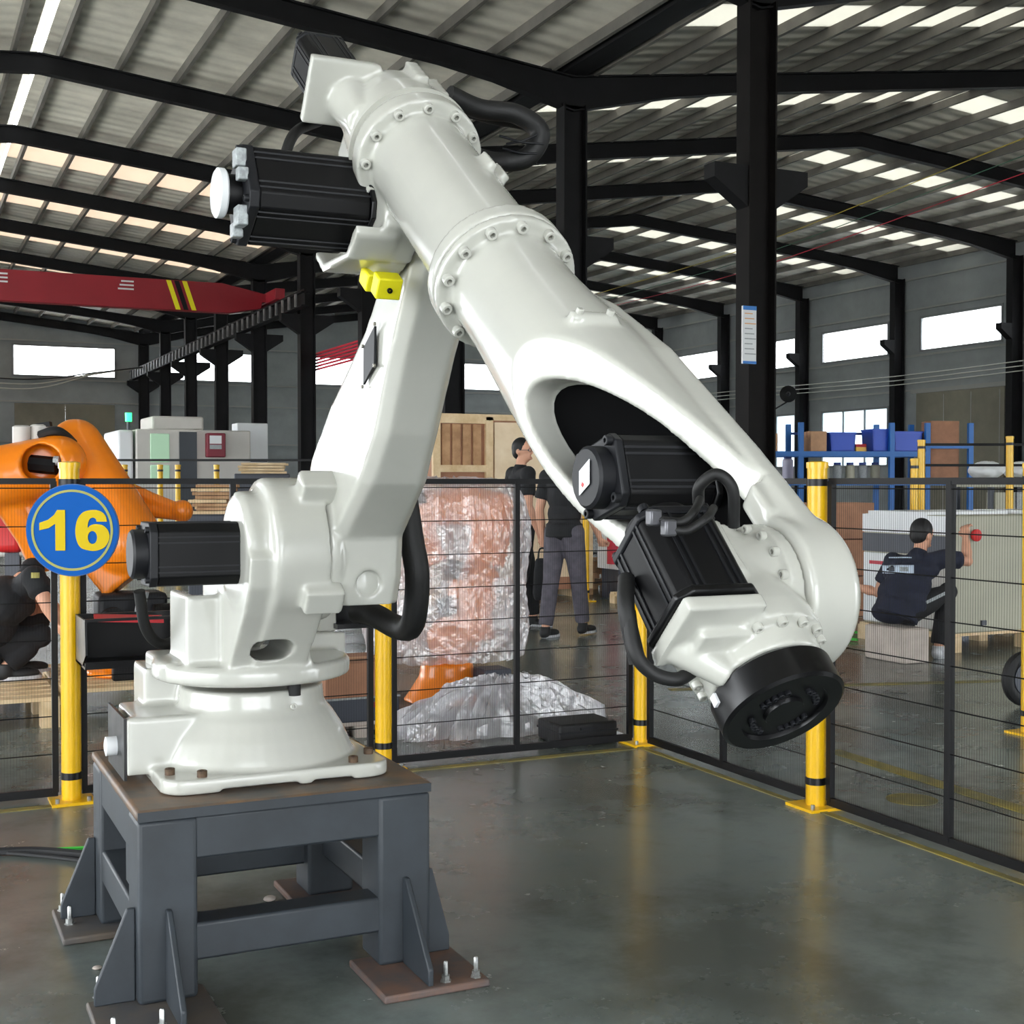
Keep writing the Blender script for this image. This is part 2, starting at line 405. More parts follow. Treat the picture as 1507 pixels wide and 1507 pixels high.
# left-hand wall, doorway beside the robot cell; far doorway added to brighten the roof
lh = [(-3.5, 9.5, 0, 4.4), (16.5, 46, 0, 5.0)] + [(y+.85, y+5.1, 6.75, 8.4) for y in FR if 16 < y < 60]
wall_left = link('wall_left', plate((XL-.3, 0, 0), (0, 1, 0), (0, 0, 1), Y0-.3, Y1+.4, 0, 9.6, lh, -.15), 'wall_sheet', smooth=0); wall_left['kind'] = 'structure'
for h in lh[2:]: window((XL-.3, 0, 0), (0, 1, 0), (0, 0, 1), h, bars=1)

# end wall behind the camera, with a high window band and the doorway of the other bay; band and near doorway added to light robot
fh = [(-6.5, 3.8, 7.0, 8.5), (-5.5, 4.0, 0, 4.4), (15, 32, 0, 5.6)]
wall_front = link('wall_front', plate((0, Y0-.3, 0), (1, 0, 0), (0, 0, 1), XL-.3, XR+.3, 0, 11.2, fh, .15), 'wall_sheet', smooth=0); wall_front['kind'] = 'structure'
window((0, Y0-.3, 0), (1, 0, 0), (0, 0, 1), fh[0], bars=6)
# ---------------------------------------------------------------- columns
ORD = ['first', 'second', 'third', 'fourth', 'fifth', 'sixth', 'seventh', 'eighth', 'ninth', 'tenth']
WHERE = ['thick dark column with the notice board, in front of all others', 'column behind the large bolted ring of the white robot', 'column seen between the two arms of the white robot',
         'column hidden behind the white robot lower arm', 'column by the end of the red conductor bars', 'column just left of the lower arm, by the bright far windows',
         'slim far column above the machine tool, right of two', 'slim far column above the machine tool, left of two', 'far column next to the corner of the end wall', 'corner column of the far end wall']
for i in range(10):
    y = 16.5+6*i
    c = thing('steel_column', 'dark steel ' + WHERE[i], 'column', (XV, y, 0), group='columns of the middle row')
    hbeam([((0, 0, 0), (0, 1, 0), (1, 0, 0), .34, .5), ((0, 0, ZV-.55), (0, 1, 0), (1, 0, 0), .34, .5)]).build('post', 'steel_dark' if i else 'steel_brown', c, smooth=0)
    B().box((-.4, -.3, 0), (.4, .3, .03)).build('base_plate', 'steel_dark', c, smooth=0)
    zc = (4.75 if i < 2 else 5.3)+CAMH
    for s in (-1, 1):
        B().prism([(s*.25, 0), (s*.85, 0), (s*.85, -.22), (s*.25, -.62)], (0, -.14, zc), (1, 0, 0), (0, 0, 1), (0, 1, 0), .28).build('corbel', 'steel_dark', c, smooth=0)
for i in range(8):
    y = 28.5+6*i
    c = thing('wall_column', ['wall column outside the right edge of the picture', 'dark wall column at the right edge, right of the beige sliding door', 'dark wall column between the beige door and the wide window',
        'dark wall column left of the frosted lower window', 'dark wall column beyond the big brown column', 'farthest dark wall column seen above the robot forearm',
        'wall column hidden behind the robot forearm', 'last wall column near the far corner'][i], 'column', (XR, y, 0), group='columns of the right wall')
    hbeam([((0, 0, 0), (0, 1, 0), (1, 0, 0), .3, .5), ((0, 0, ZR-.5), (0, 1, 0), (1, 0, 0), .3, .5)]).build('post', 'steel_dark', c, smooth=0)
    B().prism([(-.25, 0), (-.75, 0), (-.75, -.2), (-.25, -.55)], (0, -.14, 5.7+CAMH-.1), (1, 0, 0), (0, 0, 1), (0, 1, 0), .28).build('corbel', 'steel_dark', c, smooth=0)
# crane runway and the red travelling crane
rw = thing('crane_runway', 'grey crane runway beam under the red crane girder, along the columns', 'beam', (XV-.62, 38.5, 6.7))
hbeam([((0, 0, .22), (1, 0, 0), (0, 0, 1), .25, .44), ((0, 32, .22), (1, 0, 0), (0, 0, 1), .25, .44)]).build('runway_beam', 'steel_dark', rw, smooth=0)
B().box((-.04, 0, .44), (.04, 32, .52)).build('rail', 'steel_brown', rw, smooth=0)
st0 = B().box((-.17, 0, .03), (-.12, .12, .41)).build('stiffener', 'sunlit_rib', rw, smooth=0)  # ribs kept pale, the sunlight stripes put into their colour
copies(st0, [Matrix.Translation((0, .5+k*.75, 0)) for k in range(42)], rw)
cr = thing('overhead_crane', 'dark red travelling crane girder high up at the left', 'crane', (XV-.62, 42.6, 6.86))
B().prism([(.1, .42), (.1, .62), (-1.6, .95), (-18.2, .95), (-18.2, 0), (-1.4, 0), (-.35, .2), (-.3, .42)], (0, -.2, 0), (1, 0, 0), (0, 0, 1), (0, 1, 0), .4).build('girder', 'crane_red', cr, smooth=0, bevel=.02)
B().box((-.2, -1.4, .365), (.12, 1.4, .72)).build('end_carriage', 'crane_red', cr, smooth=0, bevel=.02)
for k in range(3):
    B().prism([(-2.6-.25*k, .02), (-2.45-.25*k, .02), (-2.75-.25*k, .93), (-2.9-.25*k, .93)], (0, -.215, 0), (1, 0, 0), (0, 0, 1), (0, 1, 0), .01).build('warning_stripe', 'lemon' if k != 1 else 'fence_black', cr, smooth=0)
for xx in (-4.6, -8.3):
    for k in range(3): B().box((xx-.28+.05*k, -.215, .55+.12*k), (xx+.2, -.2, .6+.12*k)).build('painted_stroke', 'label_white', cr, smooth=0)
for k in range(6):
    tag(B().cyl((XV+.35, 33, 4.98+.1*k), (XV+.35, 41.9, 4.98+.1*k), .035, n=8).build('conductor_bar', 'cable_red'),
        ['lowest', 'second lowest', 'third from below', 'third from above', 'second highest', 'highest'][k]+' red conductor bar in the bundle left of the lower arm', 'conductor bar', 'red conductor bars')
# cables slung through the hall
def cable(name, label, pts, r, m, n=10):
    return tag(B().tube(spline(pts, n), r, 6).build(name, m), label, 'cable')
mat('cable_yellow', (190, 170, 60), .5); mat('cable_green', (70, 110, 90), .5); mat('cable_dark', (30, 30, 32), .6); mat('cable_lime', (70, 200, 70), .5); mat('cable_pale', (190, 190, 180), .5)
for k, (m, lab) in enumerate((('cable_yellow', 'thin yellow cable slung under the right-hand roof'), ('cable_green', 'thin green cable slung under the right-hand roof'), ('cable_red', 'thin red cable slung under the right-hand roof'))):
    a = at(1515, 200+k*26, 26); b = at(880, 432+k*12, 48)
    cable('hanging_cable', lab, [a, (a+b)/2+Vector((0, 0, -.25)), b], .011, m)
for k in range(3):
    a = Vector((0, 66+.3*k, 5.6-.12*k+CAMH-.4)); b = Vector((XV-.8, 66+.3*k, 6.15+CAMH-.5))
    cable('festoon_cable', ['top', 'middle', 'bottom'][k]+' one of the pale wires sagging below the far left window', [a, (a*.5+b*.5)+Vector((0, 0, -.55-.15*k)), b*.8+a*.2+Vector((0, 0, -.25)), b], .03, 'cable_pale' if k else 'cable_dark')
for k, lab in enumerate(('lowest', 'middle', 'highest')):
    zz = 5.25+.17*k; cable('wall_wire', lab+' of the grey wires strung along the right-hand wall', [(XR-.55, 28, zz+.1), (XR-.55, 40, zz-.08), (XR-.55, 52, zz+.04), (XR-.55, 69, zz)], .018, 'cable_pale', 5)
# notice board on the first column
nb = thing('notice_board', 'tall white notice board with blue ends on the nearest dark column', 'notice', (XV-.3, 16.28, 3.15))
B().box((-.12, -.04, 0), (.12, 0, .86)).build('board', 'label_white', nb, smooth=0)
mat('notice_blue', (40, 120, 200), .5); mat('notice_orange', (225, 170, 120), .5)
B().box((-.12, -.045, .8), (.12, -.04, .86)).build('blue_header', 'notice_blue', nb, smooth=0)
B().box((-.12, -.045, 0), (.12, -.04, .04)).build('blue_footer', 'notice_blue', nb, smooth=0)
for k in range(9): B().box((-.09, -.045, .74-.075*k), (.05+.03*((k*7) % 3), -.04, .755-.075*k)).build('text_line', 'notice_orange' if k < 3 else 'label_grey', nb, smooth=0)
# yellow floor lines
def strip(name, label, a, b, w, m='floor_line'):
    a = Vector(a); b = Vector(b); x, y, d = frame(b-a, (0, 0, 1))
    o = B().obox((a+b)/2+Vector((0, 0, .002)), (y, d, Vector((0, 0, 1))), (w/2, (b-a).length/2, .002)).build(name, m, smooth=0)
    return tag(o, label, 'floor line')
strip('floor_line', 'yellow painted line along the foot of the right-hand mesh fence', (3.50, -1, 0), (3.50, 5.9, 0), .035)
strip('floor_line', 'yellow painted line along the foot of the back mesh fence', (-2, 5.86, 0), (3.45, 5.86, 0), .05)
strip('floor_line', 'yellow aisle line crossing the floor beyond the right-hand fence', floor_at(1225, 1105), floor_at(1600, 1222), .09)
strip('floor_line', 'far yellow aisle line below the seated man', floor_at(985, 1015), floor_at(1560, 1000), .08)
el = floor_at(1342, 1177); tag(B().lathe([(.11, 0), (.11, .003)], el, (0, 0, 1), 24).build('floor_mark', 'floor_line'), 'round yellowish floor mark beyond the right-hand fence', 'floor mark')
# ================================================================== THE MESH FENCE
FY, FX = 5.98, 3.56
def fence_post(x, y, label, h=1.44, z=0):
    p = thing('fence_post', label, 'post', (x, y, z), group='yellow posts of the mesh fence')
    B().box((-.09, -.09, 0), (.09, .09, .012)).build('base_plate', 'yellow_paint', p, smooth=0)
    B().cyl((0, 0, .012), (0, 0, h), .042, n=8).build('tube', 'yellow_paint', p, smooth=50)
    B().lathe([(.046, h), (.046, h+.025), (.03, h+.03)], (0, 0, 0), (0, 0, 1), 16).build('cap', 'yellow_paint', p)
    for zz in (.1, h-.075):
        B().lathe([(.045, zz), (.045, zz+.03)], (0, 0, 0), (0, 0, 1), 16).build('clamp_band', 'black_steel', p)
    for sx in (-1, 1):
        B().cyl((sx*.065, -.065, .012), (sx*.065, -.065, .03), .009, n=6).build('anchor_bolt', 'zinc', p)
    return p
fence_post(.68, FY-.06, 'yellow fence post carrying the round blue number sign')
fence_post(2.12, FY-.02, 'yellow fence post right behind the white robot base')
fence_post(FX, FY-.02, 'yellow corner post where the two mesh fences meet')
fence_post(FX-.03, 4.47, 'yellow fence post below the black robot flange')
fence_post(FX, 2.98, 'yellow fence post of the right fence, nearest the camera')
def fence_panel(a, b, label, fine=True):
    """flat framed panel from a to b (ground points), 1.38 high"""
    a = Vector(a); b = Vector(b); d = (b-a).normalized(); Ln = (b-a).length; up = Vector((0, 0, 1)); n = d.cross(up)
    p = thing('mesh_fence', label, 'fence', a, group='black mesh fence panels')
    p.rotation_euler = (0, 0, math.atan2(d.y, d.x))
    z0, z1 = .035, 1.385
    def rail(p0, p1, nm, w=.022, h=.03): B().bar(p0, p1, w, h).build(nm, 'fence_black', p, smooth=0)
    rail((.05, 0, z0), (Ln-.05, 0, z0), 'bottom_rail', h=.035); rail((.05, 0, z1), (Ln-.05, 0, z1), 'top_rail', h=.026)
    for x in (.06, Ln/2, Ln-.06): B().box((x-.013, -.013, z0), (x+.013, .013, z1)).build('stile', 'fence_black', p, smooth=0)
    w0 = B().cyl((0.06, 0, 0), (Ln-.06, 0, 0), .0026, n=5).build('cross_wire', 'fence_black', p)
    copies(w0, [Matrix.Translation((0, -.004, z0+.165*k)) for k in range(1, 9)], p)
    vb = B(); k = .06
    while k < Ln-.06:
        vb.box((k-.0003, -.0006, z0), (k+.0003, .0002, z1)); k += .0125
    vw = vb.build('fine_wire_mesh', 'fence_wire', p, smooth=0); vw['kind'] = 'stuff'
    return p
fence_panel((-.76, FY, 0), (.68, FY, 0), 'black mesh fence panel left of the blue number sign')
fence_panel((.68, FY, 0), (2.12, FY, 0), 'black mesh fence panel right behind the white robot')
fence_panel((2.12, FY, 0), (FX, FY, 0), 'black mesh fence panel in front of the plastic wrapped robot')
fence_panel((FX, FY-.05, 0), (FX, 4.47, 0), 'black mesh fence panel under the robot wrist, beside the corner post')
fence_panel((FX, 4.47, 0), (FX, 2.98, 0), 'black mesh fence panel in front of the seated man')
# round number sign
mat('sign_blue', (2, 84, 165), .6, spec=.15); mat('sign_yellow', (206, 178, 14), .6, spec=.2); mat('sign_ring', (160, 162, 92), .6, spec=.2); mat('sign_edge', (36, 84, 140), .5)
sg = thing('number_sign', 'round blue sign with yellow ring and yellow number sixteen', 'sign', (.68, FY-.165, 1.178)); sg.rotation_euler = (math.pi/2, 0, -.42)
SR = .192
B().lathe([(SR, -.006), (SR, .006)], (0, 0, 0), (0, 0, 1), 64).build('disc', 'sign_blue', sg)
ring = B(); q = []
for k in range(64):
    t = 2*math.pi*k/64; q.append(t)
rr = [[(math.cos(t)*r_, math.sin(t)*r_, z) for t in q] for r_, z in ((.162, .006), (.172, .006), (.172, .0085), (.162, .0085), (.162, .006))]
ring.loft(rr); ring.f = ring.f[:-2]; ring.build('ring', 'sign_ring', sg)
B().lathe([(SR+.004, -.007), (SR+.004, .004)], (0, 0, -.001), (0, 0, 1), 64).build('rim', 'sign_edge', sg)
def curve_shape(paths, extrude):
    cu = bpy.data.curves.new('d', 'CURVE'); cu.dimensions = '2D'; cu.fill_mode = 'BOTH'; cu.extrude = extrude
    for pts in paths:
        sp = cu.splines.new('POLY'); sp.points.add(len(pts)-1); sp.use_cyclic_u = True
        for i, q in enumerate(pts): sp.points[i].co = (q[0], q[1], 0, 1)
    o = bpy.data.objects.new('d', cu); COL.objects.link(o); dg = bpy.context.evaluated_depsgraph_get(); dg.update()
    me = bpy.data.meshes.new_from_object(o.evaluated_get(dg)); bpy.data.objects.remove(o); return me
SIX = [(.93, .71), (.88, .86), (.73, .97), (.52, 1.0), (.25, .95), (.07, .78), (0, .5), (.04, .24), (.16, .07), (.4, 0), (.64, .0), (.88, .1), (1.0, .32), (.95, .5), (.8, .62), (.6, .65), (.45, .62), (.37, .56), (.37, .67), (.43, .78), (.52, .81), (.6, .78), (.63, .71)]
HOLE = [(.5+.14*math.cos(t), .32+.16*math.sin(t)) for t in [2*math.pi*k/24 for k in range(24)]]
ONE = [(.62, 0), (1, 0), (1, 1), (.7, 1), (.58, .88), (.35, .76), (0, .68), (0, .5), (.35, .55), (.62, .66)]
sc_ = lambda P, w, h, x0: [((p[0])*w+x0, (p[1]-.5)*h) for p in P]
six = [(q.x, q.y) for q in spline([(p[0], p[1], 0) for p in SIX], 4)]
for paths in ([sc_(ONE, .108, .172, -.137)], [sc_(six, .143, .172, .014), sc_(HOLE, .143, .172, .014)]):
    o = link('digit', curve_shape(paths, .002), 'sign_yellow', sg, smooth=0); o.location = (0, 0, .008)
# black tray on the post with the sign, a red folder in it
TB = Vector((.69, FY-.45, .62))
tr = thing('pendant_tray', 'black sheet metal tray hung on the signed yellow post', 'tray', TB)
B().prism([(-.02, .06), (.0, .2), (.3, .2), (.3, .0), (.1, 0)], (-.0, 0, 0), (0, 1, 0), (0, 0, 1), (1, 0, 0), .008).build('side_panel', 'black_steel', tr, smooth=0)
B().prism([(-.02, .06), (.0, .2), (.3, .2), (.3, .0), (.1, 0)], (.42, 0, 0), (0, 1, 0), (0, 0, 1), (1, 0, 0), .008).build('side_panel', 'black_steel', tr, smooth=0)
B().box((0, .29, 0), (.43, .3, .2)).build('back_panel', 'black_steel', tr, smooth=0)
B().box((0, .0, .0), (.43, .3, .01)).build('bottom_panel', 'black_steel', tr, smooth=0)
B().box((0, -.005, .0), (.43, .003, .03)).build('front_lip', 'black_steel', tr, smooth=0)
B().bar((0, -.002, .2), (.43, -.002, .2), .012, .012).build('front_bar', 'black_steel', tr, smooth=0)
mat('folder_red', (196, 40, 48), .5)
fo = B().obox((.2, .17, .185), (Vector((1, -.1, -.05)), Vector((.1, 1, .1)), Vector((0, 0, 1))), (.14, .055, .006)).mesh()
fo = link('folder', fo, 'folder_red', smooth=0); fo.location = TB; tag(fo, 'flat red folder lying in the black tray', 'folder')

# ================================================================== THE STAND
PX0, PX1, PY0, PY1, PZ = .555, 1.376, 3.457, 4.314, .53
st = thing('robot_stand', 'dark slate steel stand carrying the white robot', 'stand', ((PX0+PX1)/2, (PY0+PY1)/2, 0)); SO = st.location
def sb(): return B(SO)
sb().box((PX0, PY0, PZ-.03), (PX1, PY1, PZ)).build('top_plate', 'rusty_top', st, bevel=.012, seg=3)
sb().box((PX0+.004, PY0-.002, PZ-.029), (PX1-.004, PY0+.001, PZ-.004)).build('top_plate_edge', 'slate_paint', st, smooth=0)
LW = .155
for ix, x in enumerate((PX0+.004, PX1-.004-LW)):
    for iy, y in enumerate((PY0+.004, PY1-.004-LW)):
        sb().box((x, y, .02), (x+LW, y+LW, PZ-.03)).build('leg', 'slate_paint', st, bevel=.012, seg=3)
        ox = (-.12, -.06)[ix]; bx0 = x+ox; bx1 = bx0+.305; oy = (-.215, -.085)[iy]; by0 = y+oy; by1 = by0+.305
        f = sb().box((bx0, by0, 0), (bx1, by1, .022)).build('foot_plate', 'rust_plate' if ix else 'foot_plate', st, bevel=.006)
        sx = -1 if ix == 0 else 1; sy = -1 if iy == 0 else 1
        xe = x if sx < 0 else x+LW; ye = y if sy < 0 else y+LW; yc = y+LW/2; xc = x+LW/2
        gx = abs((bx0 if sx < 0 else bx1)-xe)-.015; gy = abs((by0 if sy < 0 else by1)-ye)-.015
        sb().prism([(0, 0), (gx, 0), (gx, .045), (.022, .245), (0, .245)], (xe, yc-.008+sy*.03, .022), (sx, 0, 0), (0, 0, 1), (0, 1, 0), .016).build('gusset', 'slate_paint', st, bevel=.004)
        sb().prism([(0, 0), (gy, 0), (gy, .045), (.022, .245), (0, .245)], (xc-.008, ye, .022), (0, sy, 0), (0, 0, 1), (1, 0, 0), .016).build('gusset', 'slate_paint', st, bevel=.004)
        for (ax, ay) in (((bx0 if sx < 0 else bx1)-sx*.03, (by0 if sy < 0 else by1)-sy*.03), (xc+sx*.0+sx*.05, (by0 if sy < 0 else by1)-sy*.035), ((bx0 if sx < 0 else bx1)-sx*.035, yc+sy*.09-sy*.12)):
            bo = sb().lathe([(.016, .022), (.016, .026), (.012, .026), (.012, .04), (.0065, .04), (.0065, .075), (.004, .078)], (ax, ay, 0), (0, 0, 1), 6).build('anchor_bolt', 'zinc', st, smooth=40)
for y in (PY0+.01, PY1-.11):
    sb().box((PX0+.15, y, PZ-.145), (PX1-.15, y+.1, PZ-.03)).build('top_rail', 'slate_paint', st, bevel=.008)
    sb().box((PX0+.15, y, .115), (PX1-.15, y+.1, .215)).build('stretcher', 'slate_paint', st, bevel=.008)
for x in (PX0+.01, PX1-.11):
    sb().box((x, PY0+.15, PZ-.145), (x+.1, PY1-.15, PZ-.03)).build('top_rail', 'slate_paint', st, bevel=.008)
    sb().box((x, PY0+.15, .15), (x+.1, PY1-.15, .25)).build('stretcher', 'slate_paint', st, bevel=.008)
sb().box((PX0+.02, PY0+.17, .27), (PX0+.03, PY0+.30, PZ-.03)).build('cable_plate', 'slate_paint', st, smooth=0)
# ================================================================== THE WHITE ROBOT
RB = Vector((.965, 3.886, PZ)); XA = 1.10
rob = thing('industrial_robot', 'large white six-axis industrial robot bolted on the slate stand', 'robot', RB)
def rb(): return B(RB)
bolt_b = B().lathe([(.0105, 0), (.0105, .012), (.009, .0135), (.0052, .0135), (.0052, .002)], (0, 0, 0), (0, 0, 1), 14)
bolt_me = bolt_b.mesh('bolt')
def bolts(pts, d, parent, m='robot_white', s=1.0, nm='bolt'):
    for p in pts:
        o = bpy.data.objects.new(nm, bolt_me.copy() if m not in BM else BM[m]); COL.objects.link(o)
        if m not in BM: BM[m] = o.data; o.data.materials.clear(); o.data.materials.append(MATS[m]); o.data.shade_smooth(); o.data.set_sharp_from_angle(angle=.6)
        o.parent = parent; M = orient(Vector(p)-RB, d); o.matrix_local = M @ Matrix.Scale(s, 4)
BM = {}
def circ(o, d, r_, n, a0=0, a1=2*math.pi, hint=None):
    x, y, d = frame(d, hint); return [Vector(o)+(x*math.cos(a0+(a1-a0)*k/n)+y*math.sin(a0+(a1-a0)*k/n))*r_ for k in range(n)]
def W(me, name, m, parent=rob, smooth=60): return link(name, me, m, parent, smooth)
EX = Vector((1, 0, 0)); EY = Vector((0, 1, 0)); EZ = Vector((0, 0, 1))
# ---- base
zb = PZ
bb = rb()
PLT = []
for cx_, cy_, a0_ in ((.715, 3.635, 180), (1.23, 3.635, 270), (1.23, 4.14, 0), (.715, 4.14, 90)):
    for k in range(7):
        t = math.radians(a0_+15*k); PLT.append((cx_+.07*math.cos(t), cy_+.07*math.sin(t)))
bb.prism(PLT, (0, 0, zb+.001), EX, EY, EZ, .042)
bb.lathe([(.302, .03), (.296, .06), (.272, .115), (.238, .168), (.222, .185), (.214, .2), (.210, .25)], RB, EZ, 48)
bb.box((.60, 3.78, zb+.03), (.86, 4.06, zb+.19)); bb.box((.66, 3.95, zb+.1), (.86, 4.15, zb+.30)); bb.box((.58, 3.75, zb+.03), (.80, 3.80, zb+.19))
bcut = [B(RB).box((.80, 3.55, zb-.02), (1.02, 3.60, zb+.012)), B(RB).box((1.06, 3.55, zb-.02), (1.18, 3.60, zb+.012))]
base = W(cast(bb, bcut, .006, 5), 'base', 'robot_white')
rb().lathe([(.2105, .228), (.2105, .2315)], RB, EZ, 48).build('groove', 'black_motor_cap', base)
rb().box((.572, 3.76, zb+.015), (.58, 4.06, zb+.19)).build('connector_plate', 'black_steel', base, smooth=0)
rb().lathe([(.028, 0), (.028, .03), (.012, .034)], (.572, 3.90, zb+.09), (-1, 0, 0), 16).build('connector', 'label_white', base)
rb().cyl((1.04, 3.686, zb+.235), (1.04, 3.686, zb+.285), .018, n=14).build('stop_pin', 'black_rubber', base)
bolts([(1.03, 3.667, zb+.205)], (0, -1, .3), base, s=.9)
bolts([(.68, 3.665, zb+.043), (.755, 3.60, zb+.043), (1.19, 3.605, zb+.043), (1.268, 3.70, zb+.043), (1.27, 4.1, zb+.043)], EZ, base, 'bolt_rust', 1.35, 'anchor_bolt')
# ---- turning column
zt = zb+.29
cc = rb()
cc.lathe([(.275, 0), (.292, .008), (.292, .045), (.28, .055)], RB+Vector((0, 0, .275)), EZ, 56)
cc.box((.69, 3.78, zt-.01), (.95, 4.12, zt+.045))
cc.box((1.10, 3.95, zt+.0), (1.28, 4.16, zt+.09))
J2 = Vector((0, 3.565, 1.19))
# front web of the column, drum of the second axis
for xa_, xb_, o_ in ((.838, .92, .016), (.905, 1.055, 0.)):
    cc.prism([(3.64+o_, zt), (3.61+o_, zt+.05), (3.45+o_, 1.02), (3.385+o_, 1.10), (3.365+o_, 1.18), (3.565, 1.36), (3.75, 1.15), (3.86, zt)], (xa_, 0, 0), EY, EZ, EX, xb_-xa_)
cc.prism([(1.04, zt), (1.09, zt), (1.06, zt+.11), (1.04, zt+.2)], (0, 3.62, 0), EX, EZ, EY, .1)
cc.box((.838, 3.70, zt+.03), (.87, 3.98, zt+.3)); cc.box((1.03, 3.62, zt+.02), (1.07, 3.9, zt+.22))
cc.box((.74, 3.72, zt), (.84, 3.76, zt+.24)); cc.box((.74, 3.72, zt), (.77, 3.98, zt+.24))
cc.prism([(3.60, 1.02), (4.02, zt+.04), (4.02, zt+.16), (3.72, 1.3)], (.86, 0, 0), EY, EZ, EX, .16)
cc.lathe([(.150, -.10), (.165, -.085), (.165, -.04), (.198, -.03), (.203, -.02), (.203, .115)], J2+Vector((.935, 0, 0)), EX, 56)
for (yy, zz) in ((3.428, 1.365), (3.398, 1.075)):
    a = Vector((0, yy, zz))-J2; a.normalize(); cc.obox((1.035, yy, zz), (EX, a, EX.cross(a)), (.055, .035, .036))
hole = B(RB).prism([(.058*math.copysign(abs(math.cos(t))**.7, math.cos(t)), .033*math.copysign(abs(math.sin(t))**.8, math.sin(t))) for t in [2*math.pi*k/24 for k in range(24)]], (.945, 3.4, zt+.095), EX, EZ, EY, .6)
col = W(cast(cc, [hole], .006, 5), 'turning_column', 'robot_white')
rb().box((1.20, 3.98, zt+.09), (1.26, 4.02, zt+.3)).build('rear_bracket', 'robot_white', col, bevel=.006)
rb().box((1.25, 3.94, zt+.10), (1.46, 4.06, zt+.115)).build('hose_shelf', 'black_steel', col, smooth=0)
rb().box((1.25, 4.05, zt+.10), (1.36, 4.07, zt+.22)).build('hose_bracket', 'black_steel', col, smooth=0)
# ---- motors
def motor(p, d, L, w, name, parent, cap=.05, hint=EZ, label=None, capm='black_motor', fl=.012, flm='black_steel', wcap=.8):
    """square servo motor: flange at p, body runs along d"""
    p = Vector(p); x, y, d = frame(d, hint); h = w/2; c = h*.28
    root = None
    sec = [(h-c, -h), (h, -h+c), (h, h-c), (h-c, h), (-h+c, h), (-h, h-c), (-h, -h+c), (-h+c, -h)]
    def rg(t, s=1.): return [p+d*t+x*a*s+y*b*s for a, b in sec]
    bo = rb().loft([rg(fl), rg(L*.8)]).build(name, 'black_motor', parent, bevel=.004)
    for k, (t0, t1, s) in enumerate(((0, fl, 1.08), (L*.8, L*.87, 1.03))):
        rb().loft([rg(t0, s), rg(t1, s)]).build('flange' if k == 0 else 'end_plate', flm if k == 0 else 'black_motor_cap', bo, bevel=.003)
    rb().lathe([(h*wcap, L*.87), (h*wcap, L*.98), (h*wcap*.9, L)], p, d, 24, hint).build('end_cap', capm, bo)
    for sx in (-1, 1):
        for sy in (-1, 1):
            for off in (.38, .56):
                for (u_, v_) in ((x*sx*h, y*sy*h*off), (y*sy*h, x*sx*h*off)):
                    rb().bar(p+d*fl+u_+v_, p+d*L*.8+u_+v_, .004, .004).build('rib', 'black_motor_cap', bo, smooth=0)
    bolts([p+d*(L*.87)+x*sx*h*.8+y*sy*h*.8 for sx in (-1, 1) for sy in (-1, 1)], d, bo, 'black_motor_cap', .8)
    return bo
m2 = motor((.86, J2.y, J2.z), (-1, 0, 0), .30, .165, 'second_axis_motor', rob, capm='black_motor_cap')
# ---- lower arm
J3 = Vector((0, 2.96, 2.03))
la = rb()
def lsec(yf, z, yb, zb_, x0, x1, c=.03):
    """ring of the lower arm: front edge (yf,z), back edge (yb,zb_)"""
    f = Vector((0, yf, z)); b = Vector((0, yb, zb_)); d = (b-f).normalized(); L_ = (b-f).length
    pts = [(x0+c, 0), (x1-c, 0), (x1, c), (x1, L_-c), (x1-c, L_), (x0+c, L_), (x0, L_-c), (x0, c)]
    return [f+d*v+EX*u_ for u_, v in pts]
la.loft([lsec(3.40, 1.045, 3.66, 1.045, 1.075, 1.262), lsec(3.385, 1.12, 3.72, 1.10, 1.065, 1.268), lsec(3.375, 1.23, 3.73, 1.27, 1.065, 1.27),
         lsec(3.18, 1.375, 3.66, 1.45, 1.075, 1.262), lsec(3.08, 1.50, 3.50, 1.60, 1.085, 1.255), lsec(2.985, 1.68, 3.22, 1.78, 1.09, 1.262),
         lsec(2.89, 1.83, 3.08, 1.93, 1.095, 1.272), lsec(2.83, 1.95, 3.03, 2.06, 1.10, 1.275), lsec(2.84, 2.04, 3.01, 2.10, 1.11, 1.27)])
la.lathe([(.196, 0), (.196, .03), (.17, .05)], J2+Vector((1.052, 0, 0)), EX, 48)
la.lathe([(.118, -.16), (.118, .0)], J3+Vector((1.275, 0, 0)), EX, 40)
capcut = B(RB).lathe([(.036, -.02), (.036, .02)], (1.165, 3.385, 1.105), (0, 1, 0), 28)
larm = W(cast(la, [capcut], .006, 4), 'lower_arm', 'robot_white')
rb().lathe([(.033, 0), (.033, .006), (.028, .008)], (1.165, 3.409, 1.105), (0, -1, 0), 28).build('plug', 'robot_white', larm)
def on_arm(t, s, xo): return None
fa = Vector((0, 2.985, 1.68)); fb = Vector((0, 2.89, 1.83)); ld = (fb-fa).normalized(); lb = Vector((0, -ld.z, ld.y)); lb = lb if lb.y > 0 else -lb
pc = fa+ld*(-.065)+lb*.135+EX*1.0835
rb().loft([[pc+EX*0+ld*a+lb*b for a, b in ((-.082, 0), (0, -.047), (.082, 0), (0, .047))], [pc-EX*.006+ld*a+lb*b for a, b in ((-.082, 0), (0, -.047), (.082, 0), (0, .047))]]).build('diamond_plate', 'black_motor_cap', larm, smooth=0)
bolts([pc-EX*.004+ld*a+lb*b for a, b in ((-.088, 0), (0, -.052), (.088, 0), (0, .052))], -EX, larm, 'bolt_grey', .45)
ys = fb+ld*.06
rb().obox((1.035, 2.88, 1.835), (EX, ld, lb), (.03, .026, .022)).build('stop_block', 'lemon', larm, bevel=.004)
rb().obox((1.035, 2.96, 1.862), (EX, ld, lb), (.03, .022, .03)).build('stop_block', 'lemon', larm, bevel=.004)
